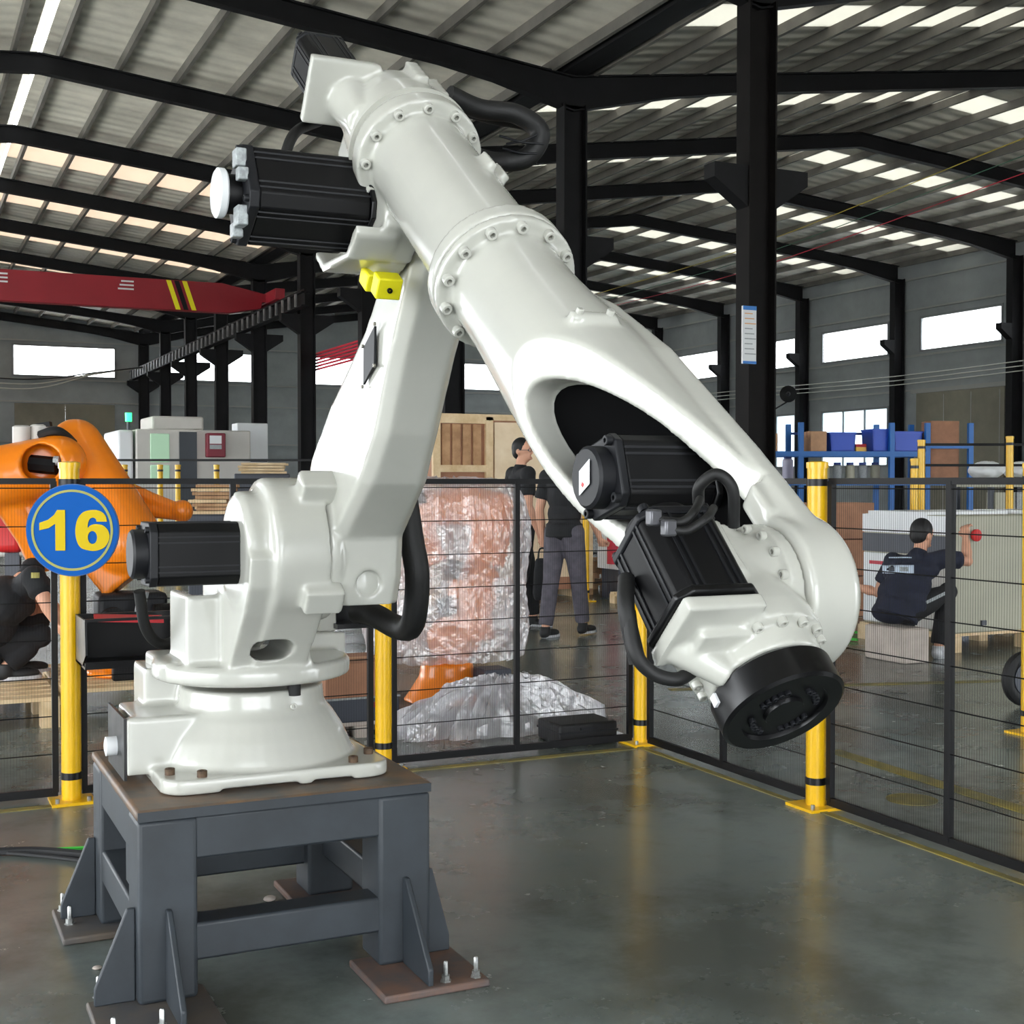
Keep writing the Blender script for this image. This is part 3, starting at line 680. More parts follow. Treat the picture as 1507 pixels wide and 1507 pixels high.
bolts([(1.035, 2.8635, 1.823)], (0, -.85, -.5), larm, 'black_motor', .6)
# ---- elbow and forearm
R1 = Vector((XA, 2.831, 2.113)); FA = Vector((0, -.806, -.592)).normalized(); FV = Vector((0, FA.z, -FA.y)); FV = FV if FV.z > 0 else -FV
def fp(s, x=0., v=0.): return R1+FA*s+EX*x+FV*v
eb = rb()
eb.lathe([(.085, -.31), (.115, -.28), (.132, -.18), (.14, -.06), (.150, -.05), (.150, .0), (.118, .001), (.117, .3), (.118, .50), (.126, .512), (.147, .52), (.147, .56)], R1, FA, 56, FV)
eb.obox(fp(-.27, -.13, .045), (EX, FV, FA), (.085, .08, .014))          # motor mounting plate
eb.cyl(fp(-.28, -.105, .03), fp(-.13, -.095, .03), .06, .05)
for (x, v) in ((.03, .122), (.09, .088)): eb.obox(fp(-.225, x, v), (EX, FV, FA), (.016, .02, .05))
for (x, v) in ((.05, .108), (.085, .085)): eb.obox(fp(.235, x, v), ((EX*.8-FV*.6), (EX*.6+FV*.8), FA), (.011, .018, .03))
# third-axis housing below the tube
def yz(poly, x0, w): eb.prism(poly, (x0, 0, 0), EY, EZ, EX, w)
yz([(2.85, 2.18), (2.80, 2.08), (2.79, 1.95), (2.86, 1.888), (3.06, 1.885), (3.14, 1.96), (3.14, 2.2), (3.0, 2.3)], 1.0, .09)
yz([(2.80, 1.955), (2.80, 1.93), (2.86, 1.888), (3.06, 1.885), (3.12, 1.93), (3.11, 1.945), (3.05, 1.908), (2.87, 1.908), (2.825, 1.945)], .935, .1)
eb.lathe([(.16, 0), (.16, .07)], J3+Vector((1.02, 0, 0)), EX, 40)
elb = W(cast(eb, [], .006, 4), 'elbow_housing', 'robot_white')
bolts(circ(fp(.0), FA, .133, 12, .1, 2*math.pi+.1, FV), FA, elb, s=1.12)
rb().lathe([(.1505, -.075), (.1505, -.071)], R1, FA, 56, FV).build('groove', 'robot_white', elb)
m3 = motor(J3+Vector((1.0, 0, 0)), (-1, 0, 0), .335, .178, 'third_axis_motor', rob, hint=(0, .5, .87), capm='black_motor', wcap=.5)
rb().lathe([(.052, .322), (.056, .326), (.056, .34), (.05, .344)], J3+Vector((1.0, 0, 0)), (-1, 0, 0), 32).build('end_disc', 'label_white', m3)
for yy, zz, sz in ((-.05, .07, .02), (-.075, .03, .014), (-.06, -.06, .022), (-.02, -.085, .016)):
    rb().obox(J3+Vector((.70, yy, zz)), (EX, EY, EZ), (.012, sz, sz)).build('connector_clip', 'label_grey', m3, bevel=.003)
rb().obox(J3+Vector((.90, -.093, -.025)), (EX, (EZ*.87+EY*.0), EY), (.026, .017, .003)).build('nameplate', 'label_grey', m3, smooth=0)
m4 = motor(fp(-.285, -.13, .045), -FA, .24, .125, 'fourth_axis_motor', rob, hint=FV)
# front forearm body
fb_ = rb()
def ring(s, xc, vc, rx, rv, e=1.0, n=40):
    out = []
    for k in range(n):
        t = 2*math.pi*k/n; c, s_ = math.cos(t), math.sin(t)
        out.append(fp(s, xc+rx*math.copysign(abs(c)**e, c), vc+rv*math.copysign(abs(s_)**e, s_)))
    return out
fb_.loft([ring(.561, 0, 0, .147, .147), ring(.585, 0, 0, .147, .147)])
fb_.loft([ring(.57, 0, 0, .116, .116), ring(.7, .002, 0, .117, .117), ring(.8, .005, 0, .122, .121, .95), ring(.9, .012, 0, .131, .126, .9), ring(1.0, .016, 0, .137, .128, .85),
          ring(1.15, .02, 0, .142, .126, .8), ring(1.35, .03, .0, .135, .12, .75), ring(1.45, .04, 0, .125, .11, .75)])
J5 = fp(1.52)
# arm plate towards the wrist, on the right-hand side
def aring(s, x0, x1, v0, v1, c=.035):
    pts = [(x0+c, v0), (x1-c, v0), (x1, v0+c), (x1, v1-c), (x1-c, v1), (x0+c, v1), (x0, v1-c), (x0, v0+c)]
    return [fp(s, a, b) for a, b in pts]
fb_.loft([aring(.66, .04, .125, -.06, .06), aring(.8, .05, .155, -.09, .09), aring(1.0, .05, .165, -.115, .115), aring(1.3, .07, .168, -.118, .12), aring(1.52, .07, .168, -.112, .118)])
fb_.lathe([(.115, .07), (.118, .075), (.118, .15), (.105, .166)], J5, EX, 56)
fb_.obox(fp(.93, -.0, .125), (EX, FV, FA), (.045, .012, .012))
# slanting cut and the pocket behind it
cx = Vector((1, 0, 0)); tang_s = (FA+EX*.42).normalized(); tang_v = (FV+EX*.33).normalized(); cn = tang_s.cross(tang_v); cn = cn if cn.x < 0 else -cn
c0 = fp(1.19, -.012, 0)
big = B(RB).obox(c0+cn*.3-tang_s*.2, (cn, tang_s, cn.cross(tang_s)), (.3, .42, .5))
pk = []
tv = cn.cross(tang_s); tv = tv if tv.z > 0 else -tv
for k in range(40):
    t = 2*math.pi*k/40; c, s_ = math.cos(t), math.sin(t)
    pk.append((c*.26 if c < 0 else c*.34, s_*(.09 if c < 0 else .09-.015*c)))
pocket = B(RB).loft([[c0+cn*.05+tang_s*(a+.02)+tv*b for a, b in pk], [c0-cn*.085+tang_s*(a+.02)+tv*b for a, b in pk]])
cutoff = B(RB).obox(J5+EX*(-.13), (EX, FV, FA), (.20, .17, .16))
fore = W(cast(fb_, [big, pocket, cutoff], .005, 5), 'forearm', 'robot_white')
bolts(circ(fp(.585), FA, .131, 13, .05, 2*math.pi+.05, FV), FA, fore, s=1.1)
bolts([fp(.93, -.03, .136), fp(.93, .03, .136)], FV, fore, s=.7)
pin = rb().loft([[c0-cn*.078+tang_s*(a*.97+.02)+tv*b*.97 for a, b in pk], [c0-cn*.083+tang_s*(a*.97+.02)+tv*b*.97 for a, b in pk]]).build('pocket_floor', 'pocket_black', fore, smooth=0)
m5p = fp(1.225, .112, .0)
m5 = motor(m5p, -EX, .215, .118, 'fifth_axis_motor', rob, hint=(FV*.8+FA*.6), capm='black_motor_cap', wcap=.86)
dl = m5p-EX*.2165; tg = (FV*.95-FA*.1).normalized(); tg2 = EX.cross(tg)
rb().loft([[dl+tg*a+tg2*b for a, b in ((-.034, 0), (0, -.02), (.034, 0), (0, .02))], [dl-EX*.001+tg*a+tg2*b for a, b in ((-.034, 0), (0, -.02), (.034, 0), (0, .02))]]).build('diamond_label', 'label_white', m5, smooth=0)
mat('label_red', (214, 70, 70), .5)
rb().obox(dl-EX*.0015-tg*.012+tg2*.002, (EX, tg, tg2), (.0006, .003, .003)).build('label_mark', 'label_red', m5, smooth=0)
rb().obox(m5p-EX*.085+FV*.062, (EX, FV, FA), (.025, .001, .014)).build('nameplate', 'label_grey', m5, smooth=0)
# ---- wrist
D6 = Vector((0, -.70, -.714)).normalized(); U6 = Vector((0, D6.z, -D6.y)); U6 = U6 if U6.z > 0 else -U6
def wp(s, x=0., v=0.): return J5+D6*s+EX*x+U6*v
wb = rb()
wb.lathe([(.105, .068), (.105, .045), (.092, .042), (.085, .0), (.07, -.05)], J5, EX, 48)
wb.lathe([(.06, -.09), (.08, -.04), (.088, .03), (.096, .055), (.102, .085), (.102, .118), (.086, .119), (.086, .155)], J5, D6, 48, U6)
wb.obox(wp(.1, -.10, .055), (EX, U6, D6), (.062, .062, .012)); wb.obox(wp(.1, -.06, .03), (EX, U6, D6), (.07, .045, .028))
wb.cyl(wp(.1, -.13, .02), wp(.155, -.075, .02), .028, .02)
wb.obox(wp(-.02, -.05, .07), (EX, U6, D6), (.03, .022, .05))
wr = W(cast(wb, [], .0045, 3), 'wrist', 'robot_white')
bolts(circ(wp(.118), D6, .0935, 16, .1, 2*math.pi+.1, U6), D6, wr, s=.72)
bolts(circ(J5+EX*.043, -EX, .097, 16, .0, 2*math.pi, U6), -EX, wr, s=.72)
m6 = motor(wp(.087, -.10, .055), -D6, .183, .125, 'sixth_axis_motor', rob, hint=U6)
fl = rb().lathe([(.07, .15), (.083, .156), (.09, .162), (.09, .205), (.085, .209), (.064, .209), (.062, .203), (.03, .203), (.028, .209)], J5, D6, 56, U6).build('tool_flange', 'black_steel', rob)
for k in range(4):
    t = math.pi/4+k*math.pi/2
    bolts([wp(.203, math.cos(t+e)*.047, math.sin(t+e)*.047) for e in (-.4, -.2, 0, .2, .4)], D6, fl, 'black_motor_cap', .45, 'flange_bolt')
rb().obox(wp(.172, -.09, -.01), (EX, U6, D6), (.004, .006, .008)).build('zero_mark', 'label_white', fl, smooth=0)
mat('connector_metal', (92, 92, 96), .35, metal=.6)
# ---- cables of the robot
def hose(name, pts, r, m='black_rubber', parent=rob, n=10): return rb().tube(spline(pts, n), r, 12).build(name, m, parent)
hose('motor_cable', [at(1028, 740, 1.86), at(1030, 715, 1.84), at(1055, 698, 1.83), at(1078, 720, 1.83), at(1080, 775, 1.85)], .0085)
hose('motor_cable', [at(968, 765, 1.735), at(1003, 768, 1.735), at(1022, 752, 1.75), at(1030, 735, 1.82)], .006)
hose('motor_cable', [at(988, 780, 1.725), at(1013, 780, 1.73), at(1040, 762, 1.74), at(1050, 748, 1.80)], .006)
for p in ((962, 762, 1.735), (984, 777, 1.725)):
    q = at(*p); rb().obox(q, (EX, EY, EZ), (.009, .008, .011)).build('cable_connector', 'connector_metal', rob, bevel=.003)
hose('wrist_cable', [at(925, 900, 1.80), at(935, 960, 1.78), at(960, 990, 1.78), at(995, 1000, 1.78), at(1018, 988, 1.80)], .010)
hose('wrist_cable', [at(922, 850, 1.84), at(922, 900, 1.80), at(938, 975, 1.80)], .012)
hose('elbow_cable', [at(415, 322, 3.12), at(408, 290, 3.08), at(418, 235, 3.1), at(435, 195, 3.15), at(470, 178, 3.3)], .013)
rb().obox(at(412, 335, 3.12), (EX, EY, EZ), (.018, .014, .025)).build('cable_connector', 'black_motor_cap', rob, bevel=.004)
hose('base_cable', [at(205, 870, 3.95), at(215, 925, 4.0), at(240, 948, 4.05), at(280, 930, 4.1)], .017)
hose('dress_hose', [at(596, 730, 3.75), at(605, 790, 3.75), at(614, 850, 3.75), at(608, 915, 3.8), at(590, 925, 3.9), at(550, 905, 4.0), at(525, 900, 4.05)], .036)
hose('rear_hose', [at(660, 140, 3.35), at(705, 160, 3.4), at(760, 168, 3.42), at(795, 195, 3.42), at(775, 232, 3.42), at(730, 238, 3.4), at(690, 230, 3.3)], .026)
hose('rear_hose', [at(665, 155, 3.4), at(725, 172, 3.45), at(775, 182, 3.48), at(800, 205, 3.47)], .02)
for p0, p1 in (((735, 200), (800, 212)), ((740, 218), (790, 226)), ((745, 212), (795, 196))):
    hose('cable_tie', [at(*p0, 3.40), at((p0[0]+p1[0])/2, (p0[1]+p1[1])/2+3, 3.39), at(*p1, 3.40)], .003, 'black_motor_cap', n=4)
# ================================================================== BEYOND THE FENCE
mat('pine', (228, 204, 166), .65, rgb2=(206, 176, 132), vscale=6)
mat('pine_dark', (190, 150, 110), .7, rgb2=(160, 120, 84), vscale=7)
mat('plywood', (236, 216, 186), .6, rgb2=(222, 198, 162), vscale=3)
mat('cardboard', (170, 122, 94), .75, var=.12, vscale=5)
mat('cardboard_pale', (205, 160, 122), .75, var=.1, vscale=5)
mat('orange_paint', (240, 130, 8), .35, coat=.3, var=.05, vscale=3)
mat('machine_white', (196, 192, 186), .5, var=.05, vscale=1)
mat('machine_beige', (172, 170, 150), .5, var=.06, vscale=2)
mat('dark_panel', (62, 66, 76), .5)
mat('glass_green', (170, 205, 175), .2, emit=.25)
mat('lamp_green', (40, 255, 130), .3, emit=3.0)
mat('dark_door', (36, 44, 52), .3)
mat('maroon', (120, 26, 44), .5)
mat('rack_blue', (18, 100, 176), .45); mat('bin_blue', (20, 74, 190), .4); mat('rack_deck', (28, 56, 130), .5)
mat('red_paint', (206, 34, 36), .5); mat('lavender', (190, 186, 205), .5); mat('stone_white', (196, 184, 174), .8, var=.1, vscale=8)
mix_trans('film', (244, 242, 248), .64, gloss=.2, rough=.1, bump=1.0)
def carton(name, label, lo, hi, m='cardboard', group=None):
    lo = Vector(lo); hi = Vector(hi); c = (lo+hi)/2; t = thing(name, label, 'box', (c.x, c.y, lo.z), group=group); s = hi-lo; h = s/2
    B().box((-h.x, -h.y, 0), (h.x, h.y, s.z)).build('carton', m, t, bevel=.006)
    B().box((-h.x-.001, -.03, s.z-.05), (h.x+.001, .03, s.z+.002)).build('tape', 'cardboard_pale' if m == 'cardboard' else 'cardboard', t, smooth=0)
    return t
def pallet(name, label, corner, lx, ly, boards=7, m='pine', group=None, h=.13):
    t = thing(name, label, 'pallet', corner, group=group)
    b0 = B().box((0, 0, h-.022), (lx, ly/boards*.72, h)).build('deck_board', m, t, smooth=0)
    copies(b0, [Matrix.Translation((0, ly/boards*(k+.14)*1., 0)) for k in range(boards)], t)
    for k in range(3):
        x = k*(lx-.1)/2
        B().box((x, 0, h-.045), (x+.1, ly, h-.022)).build('stringer_board', m, t, smooth=0)
        for j in range(3):
            y = j*(ly-.12)/2; B().box((x, y, 0), (x+.1, y+.12, h-.045)).build('block', m, t, smooth=0)
    return t
# ---- orange robot on a pine pallet, left
PC = Vector((.88, 7.97, 0))
pallet('wooden_pallet', 'new pine pallet under the orange robot at the left', PC, 1.25, 1.25, 8, h=.17)
ob = PC+Vector((.45, .55, .17)); orb = thing('orange_robot', 'orange robot with folded arm on a pine pallet behind the blue sign', 'robot', ob)
def O(): return B(ob)
def P(px, py, d=8.35): return at(px, py, d)
g = O(); g.lathe([(.26, 0), (.26, .03), (.2, .05), (.17, .12), (.16, .2)], ob+Vector((0, 0, .003)), EZ, 32)
W2 = lambda me, n, m, par: link(n, me, m, par, 60)
W2(cast(g, [], .012, 2), 'base', 'orange_paint', orb)
O().lathe([(.2, .2), (.2, .26)], ob, EZ, 32).build('turntable', 'orange_paint', orb)
O().box(ob+Vector((-.2, -.14, .26)), ob+Vector((.22, .14, .52))).build('gear_housing', 'black_motor_cap', orb, bevel=.03)
O().cyl(ob+Vector((-.12, -.22, .36)), ob+Vector((-.12, -.05, .36)), .08).build('motor', 'black_motor', orb)
O().cyl(ob+Vector((.12, -.2, .38)), ob+Vector((.3, -.2, .38)), .075).build('motor', 'black_motor', orb)
O().box(ob+Vector((-.14, -.3, .0)), ob+Vector((.1, -.22, .14))).build('connector_box', 'black_motor', orb, bevel=.01)
g = O(); A0 = P(190, 800, 8.3); A1 = P(112, 655, 8.45)
g.tube([A0, (A0+A1)/2, A1], [.22, .2, .17], 20); g.ball(A0, .22); g.ball(A1, .17); g.bar(P(140, 850, 8.3), P(215, 790, 8.3), .24, .3)
W2(cast(g, [], .014, 4), 'lower_arm', 'orange_paint', orb)
g = O(); F0 = P(-95, 745, 8.2); F1 = P(15, 700, 8.15); F2 = P(85, 682, 8.2)
g.tube([F0, F1, F2], [.17, .2, .18], 20); g.ball(F0, .17); g.ball(F2, .18); g.tube([P(20, 735, 8.2), P(48, 790, 8.25), P(66, 840, 8.3)], [.13, .1, .08], 14)
hc = O().tube([P(58, 680, 7.7), P(62, 682, 8.2)], [.125, .115], 20)
fo_ = W2(cast(g, [hc], .014, 4), 'forearm', 'orange_paint', orb)
O().cyl(P(45, 682, 8.12), P(84, 686, 8.12), .055, n=8).build('motor', 'black_motor', fo_); O().cyl(P(80, 678, 8.1), P(88, 678, 8.1), .03).build('motor_connector', 'label_grey', fo_)
g = O(); g.tube([P(175, 712, 8.7), P(225, 735, 8.7), P(268, 752, 8.7)], .045, 10); g.tube([P(185, 745, 8.7), P(230, 752, 8.7), P(268, 756, 8.7)], .05, 10); g.ball(P(268, 752, 8.7), .075)
W2(cast(g, [], .012, 2), 'balancer_link', 'orange_paint', orb)
O().box(P(183, 728, 8.75), P(200, 712, 8.6)).build('stop_block', 'yellow_paint', orb, bevel=.01)
O().lathe([(.055, 0), (.055, .1), (.04, .11)], P(32, 652, 8.2), EZ, 16).build('tool_cup', 'machine_white', orb)
O().lathe([(.055, 0), (.055, .09), (.04, .1)], P(58, 648, 8.25), EZ, 16).build('tool_cup', 'machine_white', orb)
O().bar(P(50, 628, 8.25), P(75, 624, 8.25), .05, .03).build('tool_bracket', 'black_motor', orb, smooth=0)
O().tube(spline([P(60, 640, 8.2), P(80, 634, 8.15), P(95, 640, 8.2), P(110, 655, 8.3)], 6), .03, 8).build('tool_hose', 'black_rubber', orb)
O().bar(P(98, 640, 8.3), P(112, 652, 8.3), .05, .04).build('tool_block', 'lavender', orb, bevel=.008)
O().tube(spline([P(212, 870, 8.0), P(206, 900, 8.0), P(205, 940, 8.0), P(222, 955, 8.05)], 6), .032, 10).build('hose', 'label_grey', orb)
# red and white cabinet at the left edge
rc = thing('red_cover', 'red padded cover with white edge at the left picture edge', 'cover', at(14, 800, 8.9)-Vector((0, 0, .9))); o = rc.location
q = at(14, 772, 8.9)-o
B().obox(q, (_r, EZ, _f), (.1, .19, .05)).build('pad', 'red_paint', rc, bevel=.05, seg=4)
B().obox(q+_f*.06+_r*(-.02)+EZ*.0, (_r, EZ, _f), (.13, .22, .02)).build('backing_panel', 'machine_white', rc, bevel=.03, seg=3)
B().obox(q+_f*.06+EZ*(-.6), (_r, EZ, _f), (.05, .42, .02)).build('support_post', 'dark_panel', rc, smooth=0)
# ---- machine tool far behind
mc = Vector((4.0, 24.65, 0)); mt = thing('machine_tool', 'far off-white enclosed machine tool with dark door and red screen', 'machine', mc)
B().box((0, 0, .0), (2.12, 2.0, 2.36)).build('enclosure', 'machine_white', mt, bevel=.03)
B().box((-.32, .05, .0), (-.04, 1.8, 2.34)).build('lit_side', 'label_white', mt, bevel=.05)  # whiter box paints the brighter light on the machine's left side
B().box((.34, .3, 2.36), (1.3, 1.6, 2.62)).build('top_housing', 'machine_white', mt, bevel=.04)
B().box((.78, -.03, .5), (1.1, 0, 2.32)).build('door', 'dark_door', mt, smooth=0)
B().box((.25, -.03, 1.75), (.6, 0, 2.28)).build('window', 'glass_green', mt, bevel=.02)
B().box((.25, -.03, 1.4), (.6, 0, 1.7)).build('window', 'glass_green', mt, bevel=.02)
pn = B().box((1.25, -.2, 1.85), (1.6, -.02, 2.3)).build('control_panel', 'maroon', mt, bevel=.02)
B().box((1.3, -.21, 2.1), (1.52, -.2, 2.25)).build('screen', 'label_white', pn, smooth=0); B().box((1.3, -.21, 2.0), (1.52, -.2, 2.08)).build('keypad', 'label_grey', pn, smooth=0)
lp = B().cyl((-.1, .2, 2.34), (-.1, .2, 2.5), .03).build('lamp_pole', 'dark_panel', mt); B().cyl((-.1, .2, 2.5), (-.1, .2, 2.66), .06).build('signal_lamp', 'lamp_green', mt)
wc = at(372, 640, 27); wcab = thing('white_cabinet', 'bright white cabinet right of the far machine tool', 'cabinet', (wc.x, wc.y, 0))
B().box((-.32, 0, 0), (.32, .5, 2.6)).build('body', 'label_white', wcab, bevel=.02); B().box((-.3, -.012, .1), (.3, 0, 1.75)).build('door', 'machine_white', wcab, smooth=0); B().box((-.3, -.02, 1.8), (.3, 0, 1.84)).build('shelf_edge', 'dark_panel', wcab, smooth=0)
# far fence in front of the machine tool
for px, lab in ((184, 'leftmost far yellow post in front of the machine tool'), (236, 'far yellow post below the machine window'), (262, 'far yellow post just right of the machine window'), (319, 'far yellow post below the red screen')):
    q = at(px, 740, 19.8); fence_post(q.x, q.y, lab, 1.62)
a = at(150, 740, 20); b = at(470, 740, 20); ff = thing('far_fence', 'far dark mesh fence before the machine tool', 'fence', (a.x, a.y, 0)); b = b-Vector((a.x, a.y, 0))
for z in (.08, 1.0, 1.72): B().bar((0, 0, z), (b.x, b.y, z), .03, .035).build('rail', 'fence_black', ff, smooth=0)
# plank stacks
def planks(label, px0, px1, ytop, ybot, depth, n, m, base_label):
    a = at(px0, ybot, depth); b = at(px1, ybot, depth); top = at(px0, ytop, depth).z; lx = (b-a).length; z0 = a.z
    bd = thing('low_cabinet', base_label, 'cabinet', (a.x, a.y, 0)); rzz = -PSI*.6; bd.rotation_euler = (0, 0, rzz)
    B().box((-.05, 0, .1), (lx+.05, .9, z0)).build('body', 'dark_panel', bd, bevel=.02); B().box((0, .03, 0), (lx, .85, .1)).build('plinth', 'black_steel', bd, smooth=0)
    B().box((lx*.05, -.012, .15), (lx*.48, 0, z0-.06)).build('door', 'dark_panel', bd, smooth=0); B().box((lx*.52, -.012, .15), (lx*.95, 0, z0-.06)).build('door', 'dark_panel', bd, smooth=0)
    t = thing('plank_stack', label, 'planks', (a.x, a.y, z0)); t.rotation_euler = (0, 0, rzz)
    h = (top-z0)/n; rnd = random.Random(px0)
    for k in range(n):
        for j in range(3):
            dx = rnd.uniform(-.05, .05); e = rnd.uniform(.06, .14)*lx
            B().box((dx+e*(j == 1), .04+j*.28, k*h), (dx+lx-e*rnd.random(), .28+j*.28, k*h+h*.8)).build('plank', m if (k+j) % 3 else 'pine', t, smooth=0)
planks('tall stack of pine planks behind the shoulder of the white robot', 284, 345, 712, 757, 13, 8, 'pine_dark', 'dark cabinet under the tall plank stack')
planks('low stack of pale planks on a dark cabinet, above the robot shoulder', 350, 420, 680, 697, 17, 4, 'pine', 'dark cabinet under the low plank stack')
# ---- boxes just behind the fence by the robot base
bx = Vector((2.07, 6.74, 0))
pl_ = pallet('low_pallet', 'pale low pallet under the dark crate behind the robot base', bx, .44, .5, 5, 'stone_white', h=.085)
dk = thing('dark_crate', 'dark grey crate under the brown carton, right of the robot base', 'crate', bx+Vector((0, 0, .085)))
B().box((0, 0, 0), (.42, .46, .135)).build('body', 'dark_panel', dk, bevel=.008); B().box((.25, -.006, .075), (.36, 0, .105)).build('red_tag', 'maroon', dk, smooth=0); B().box((-.004, -.004, .125), (.424, .464, .135)).build('lid_rim', 'label_grey', dk, smooth=0)
carton('carton', 'brown carton on the dark crate right of the robot base', bx+Vector((.0, 0, .22)), bx+Vector((.38, .42, .405)))
bb_ = thing('black_case', 'black case lying at the foot of the fence, right of the film heap', 'case', Vector((3.15, 6.07, 0)))
B().box((-.02, 0, 0), (.33, .26, .11)).build('body', 'black_rubber', bb_, bevel=.012); B().box((-.022, -.004, .06), (.332, .264, .07)).build('lid_seam', 'black_motor_cap', bb_, smooth=0); B().bar((.1, -.015, .085), (.2, -.015, .085), .01, .012).build('handle', 'black_motor_cap', bb_, smooth=0)
# ---- orange robot wrapped in film
wo = Vector((3.05, 7.42, 0)); wrp = thing('wrapped_robot', 'orange robot standing inside clear plastic film behind the fence', 'robot', wo)
def V2(): return B(wo)
def Q(px, py, d=8.0): return at(px, py, d)
V2().box(wo+Vector((-.42, -.4, 0)), wo+Vector((.42, .4, .05))).build('base_plate', 'black_steel', wrp, bevel=.01)
g = V2(); g.lathe([(.27, .05), (.24, .09), (.17, .2), (.16, .28)], wo, EZ, 28); g.ball(Q(668, 940), (.17, .17, .15)); g.tube([Q(690, 940), Q(690, 870), Q(715, 830)], [.16, .13, .11], 16); g.ball(Q(700, 880), .13)
W2(cast(g, [], .014, 3), 'base', 'orange_paint', wrp)
g = V2(); g.tube([Q(715, 830), Q(722, 790), Q(728, 750)], [.12, .12, .13], 16); g.tube([Q(735, 748), Q(690, 744), Q(625, 748)], [.1, .12, .11], 16); g.ball(Q(625, 748), .11); g.ball(Q(735, 748), .1)
W2(cast(g, [], .014, 3), 'arm', 'orange_paint', wrp)
g = V2(); g.tube([Q(618, 745), Q(622, 790), Q(640, 830)], [.1, .09, .08], 14); W2(cast(g, [], .014, 3), 'forearm', 'orange_paint', wrp)
V2().cyl(Q(672, 825, 7.86), Q(664, 850, 7.86), .05).build('motor', 'black_motor_cap', wrp); V2().cyl(Q(652, 880, 7.86), Q(660, 905, 7.86), .055).build('motor', 'black_motor_cap', wrp); V2().cyl(Q(600, 735, 7.9), Q(625, 728, 7.9), .05).build('motor', 'black_motor_cap', wrp)
V2().box(wo+Vector((.12, -.3, .05)), wo+Vector((.3, -.12, .26))).build('connector_box', 'dark_panel', wrp, bevel=.01)
def film(name, label, c, prof, amp, seed, squash=(1, 1), folds=.0, sub=5):
    """a thin sheet draped as a crumpled surface of revolution"""
    pr = []
    for i in range(len(prof)-1):
        for k in range(sub): t = k/sub; pr.append((prof[i][0]*(1-t)+prof[i+1][0]*t, prof[i][1]*(1-t)+prof[i+1][1]*t))
    pr.append(prof[-1]); n, m_ = 150, len(pr); vs = []; fs = []
    for i, (r_, z) in enumerate(pr):
        for k in range(n):
            t = 2*math.pi*k/n; ct, st_ = math.cos(t), math.sin(t)
            w = mnoise.noise(Vector((ct*1.6, st_*1.6, z*2+seed)))*.5
            a1 = 1-2*abs(mnoise.noise(Vector((ct*3.2+w, st_*3.2, z*(1.2 if folds else 5)+r_*4+seed)))); a2 = 1-2*abs(mnoise.noise(Vector((ct*9+w, st_*9, z*(4 if folds else 12)+r_*9+seed)))); a3 = mnoise.noise(Vector((ct*22, st_*22, z*16+r_*20)))
            e = amp*(.55*a1+.3*a2+.12*a3)
            rr_ = r_*(1+e*.8); vs.append(c+Vector((ct*rr_*squash[0], st_*rr_*squash[1], max(.004, z+e*.16*(z > .03)))))
    for i in range(m_-1):
        for k in range(n):
            k2 = (k+1) % n; fs.append((i*n+k, i*n+k2, (i+1)*n+k2, (i+1)*n+k))
    fs.append(tuple((m_-1)*n+k for k in range(n)))
    b_ = B(c); b_.add(vs, fs); o_ = b_.build(name, 'film', smooth=25); o_.location = c; return tag(o_, label, 'plastic film')
film('plastic_film', 'clear film sheath hanging over the orange robot behind the fence', wo,
     [(.40, .3), (.41, .4), (.42, .5), (.42, .6), (.41, .7), (.41, .8), (.42, .9), (.43, 1.0), (.43, 1.1), (.42, 1.18), (.40, 1.27), (.37, 1.34), (.25, 1.38), (.1, 1.395)], .2, 3.1, (1.12, .85), folds=1)
film('film_heap', 'crumpled clear film heaped on the floor in front of the wrapped robot', Vector((3.04, 6.6, 0)),
     [(.60, .012), (.56, .04), (.52, .07), (.47, .1), (.42, .13), (.37, .16), (.31, .19), (.25, .21), (.18, .23), (.08, .24)], .62, 9.4, (.84, .34))
# ---- crate, post, pallets in the middle distance
cr0 = Vector((5.55, 13.95, 0)); cr_ = thing('shipping_crate', 'tall plywood shipping crate behind the two walking men', 'crate', cr0)
B().box((.0, 0, .1), (2.05, 1.2, 2.14)).build('core', 'cardboard', cr_, smooth=0)
for k in range(3): B().box((.05+k*.9, .02, 0), (.17+k*.9, 1.18, .1)).build('skid', 'pine', cr_, smooth=0)
B().box((.78, -.02, .25), (2.0, 0, 2.08)).build('front_panel', 'plywood', cr_, smooth=0)
for x in (0, .66, 1.98): B().box((x, -.05, .1), (x+.09, 0, 2.14)).build('batten', 'pine', cr_, smooth=0)
for z in (.1, 1.5, 2.06): B().box((.09, -.045, z), (.66, -.001, z+.08)).build('batten', 'pine', cr_, smooth=0)
B().box((0.09, -.05, 2.1), (1.98, -.02, 2.17)).build('top_batten', 'pine', cr_, smooth=0)
for k in range(4): B().box((.12+.13*k, -.02, 1.58), (.22+.13*k, 0, 2.05)).build('inner_board', 'pine_dark', cr_, smooth=0)
fence_post(7.245, 13.385, 'yellow post beside the second walking man', 1.3)
wm = thing('electrical_cabinet', 'white cabinet with a red edge left of the black wrist motor', 'cabinet', (7.62, 13.4, 0))
B().box((.06, 0, .35), (.7, .5, 1.35)).build('body', 'label_white', wm, bevel=.01); B().box((-.03, -.02, .42), (.06, .1, 1.35)).build('red_edge', 'cable_red', wm, smooth=0)
for x in (.1, .6): B().box((x, .05, .0), (x+.06, .45, .35)).build('leg', 'dark_panel', wm, smooth=0)
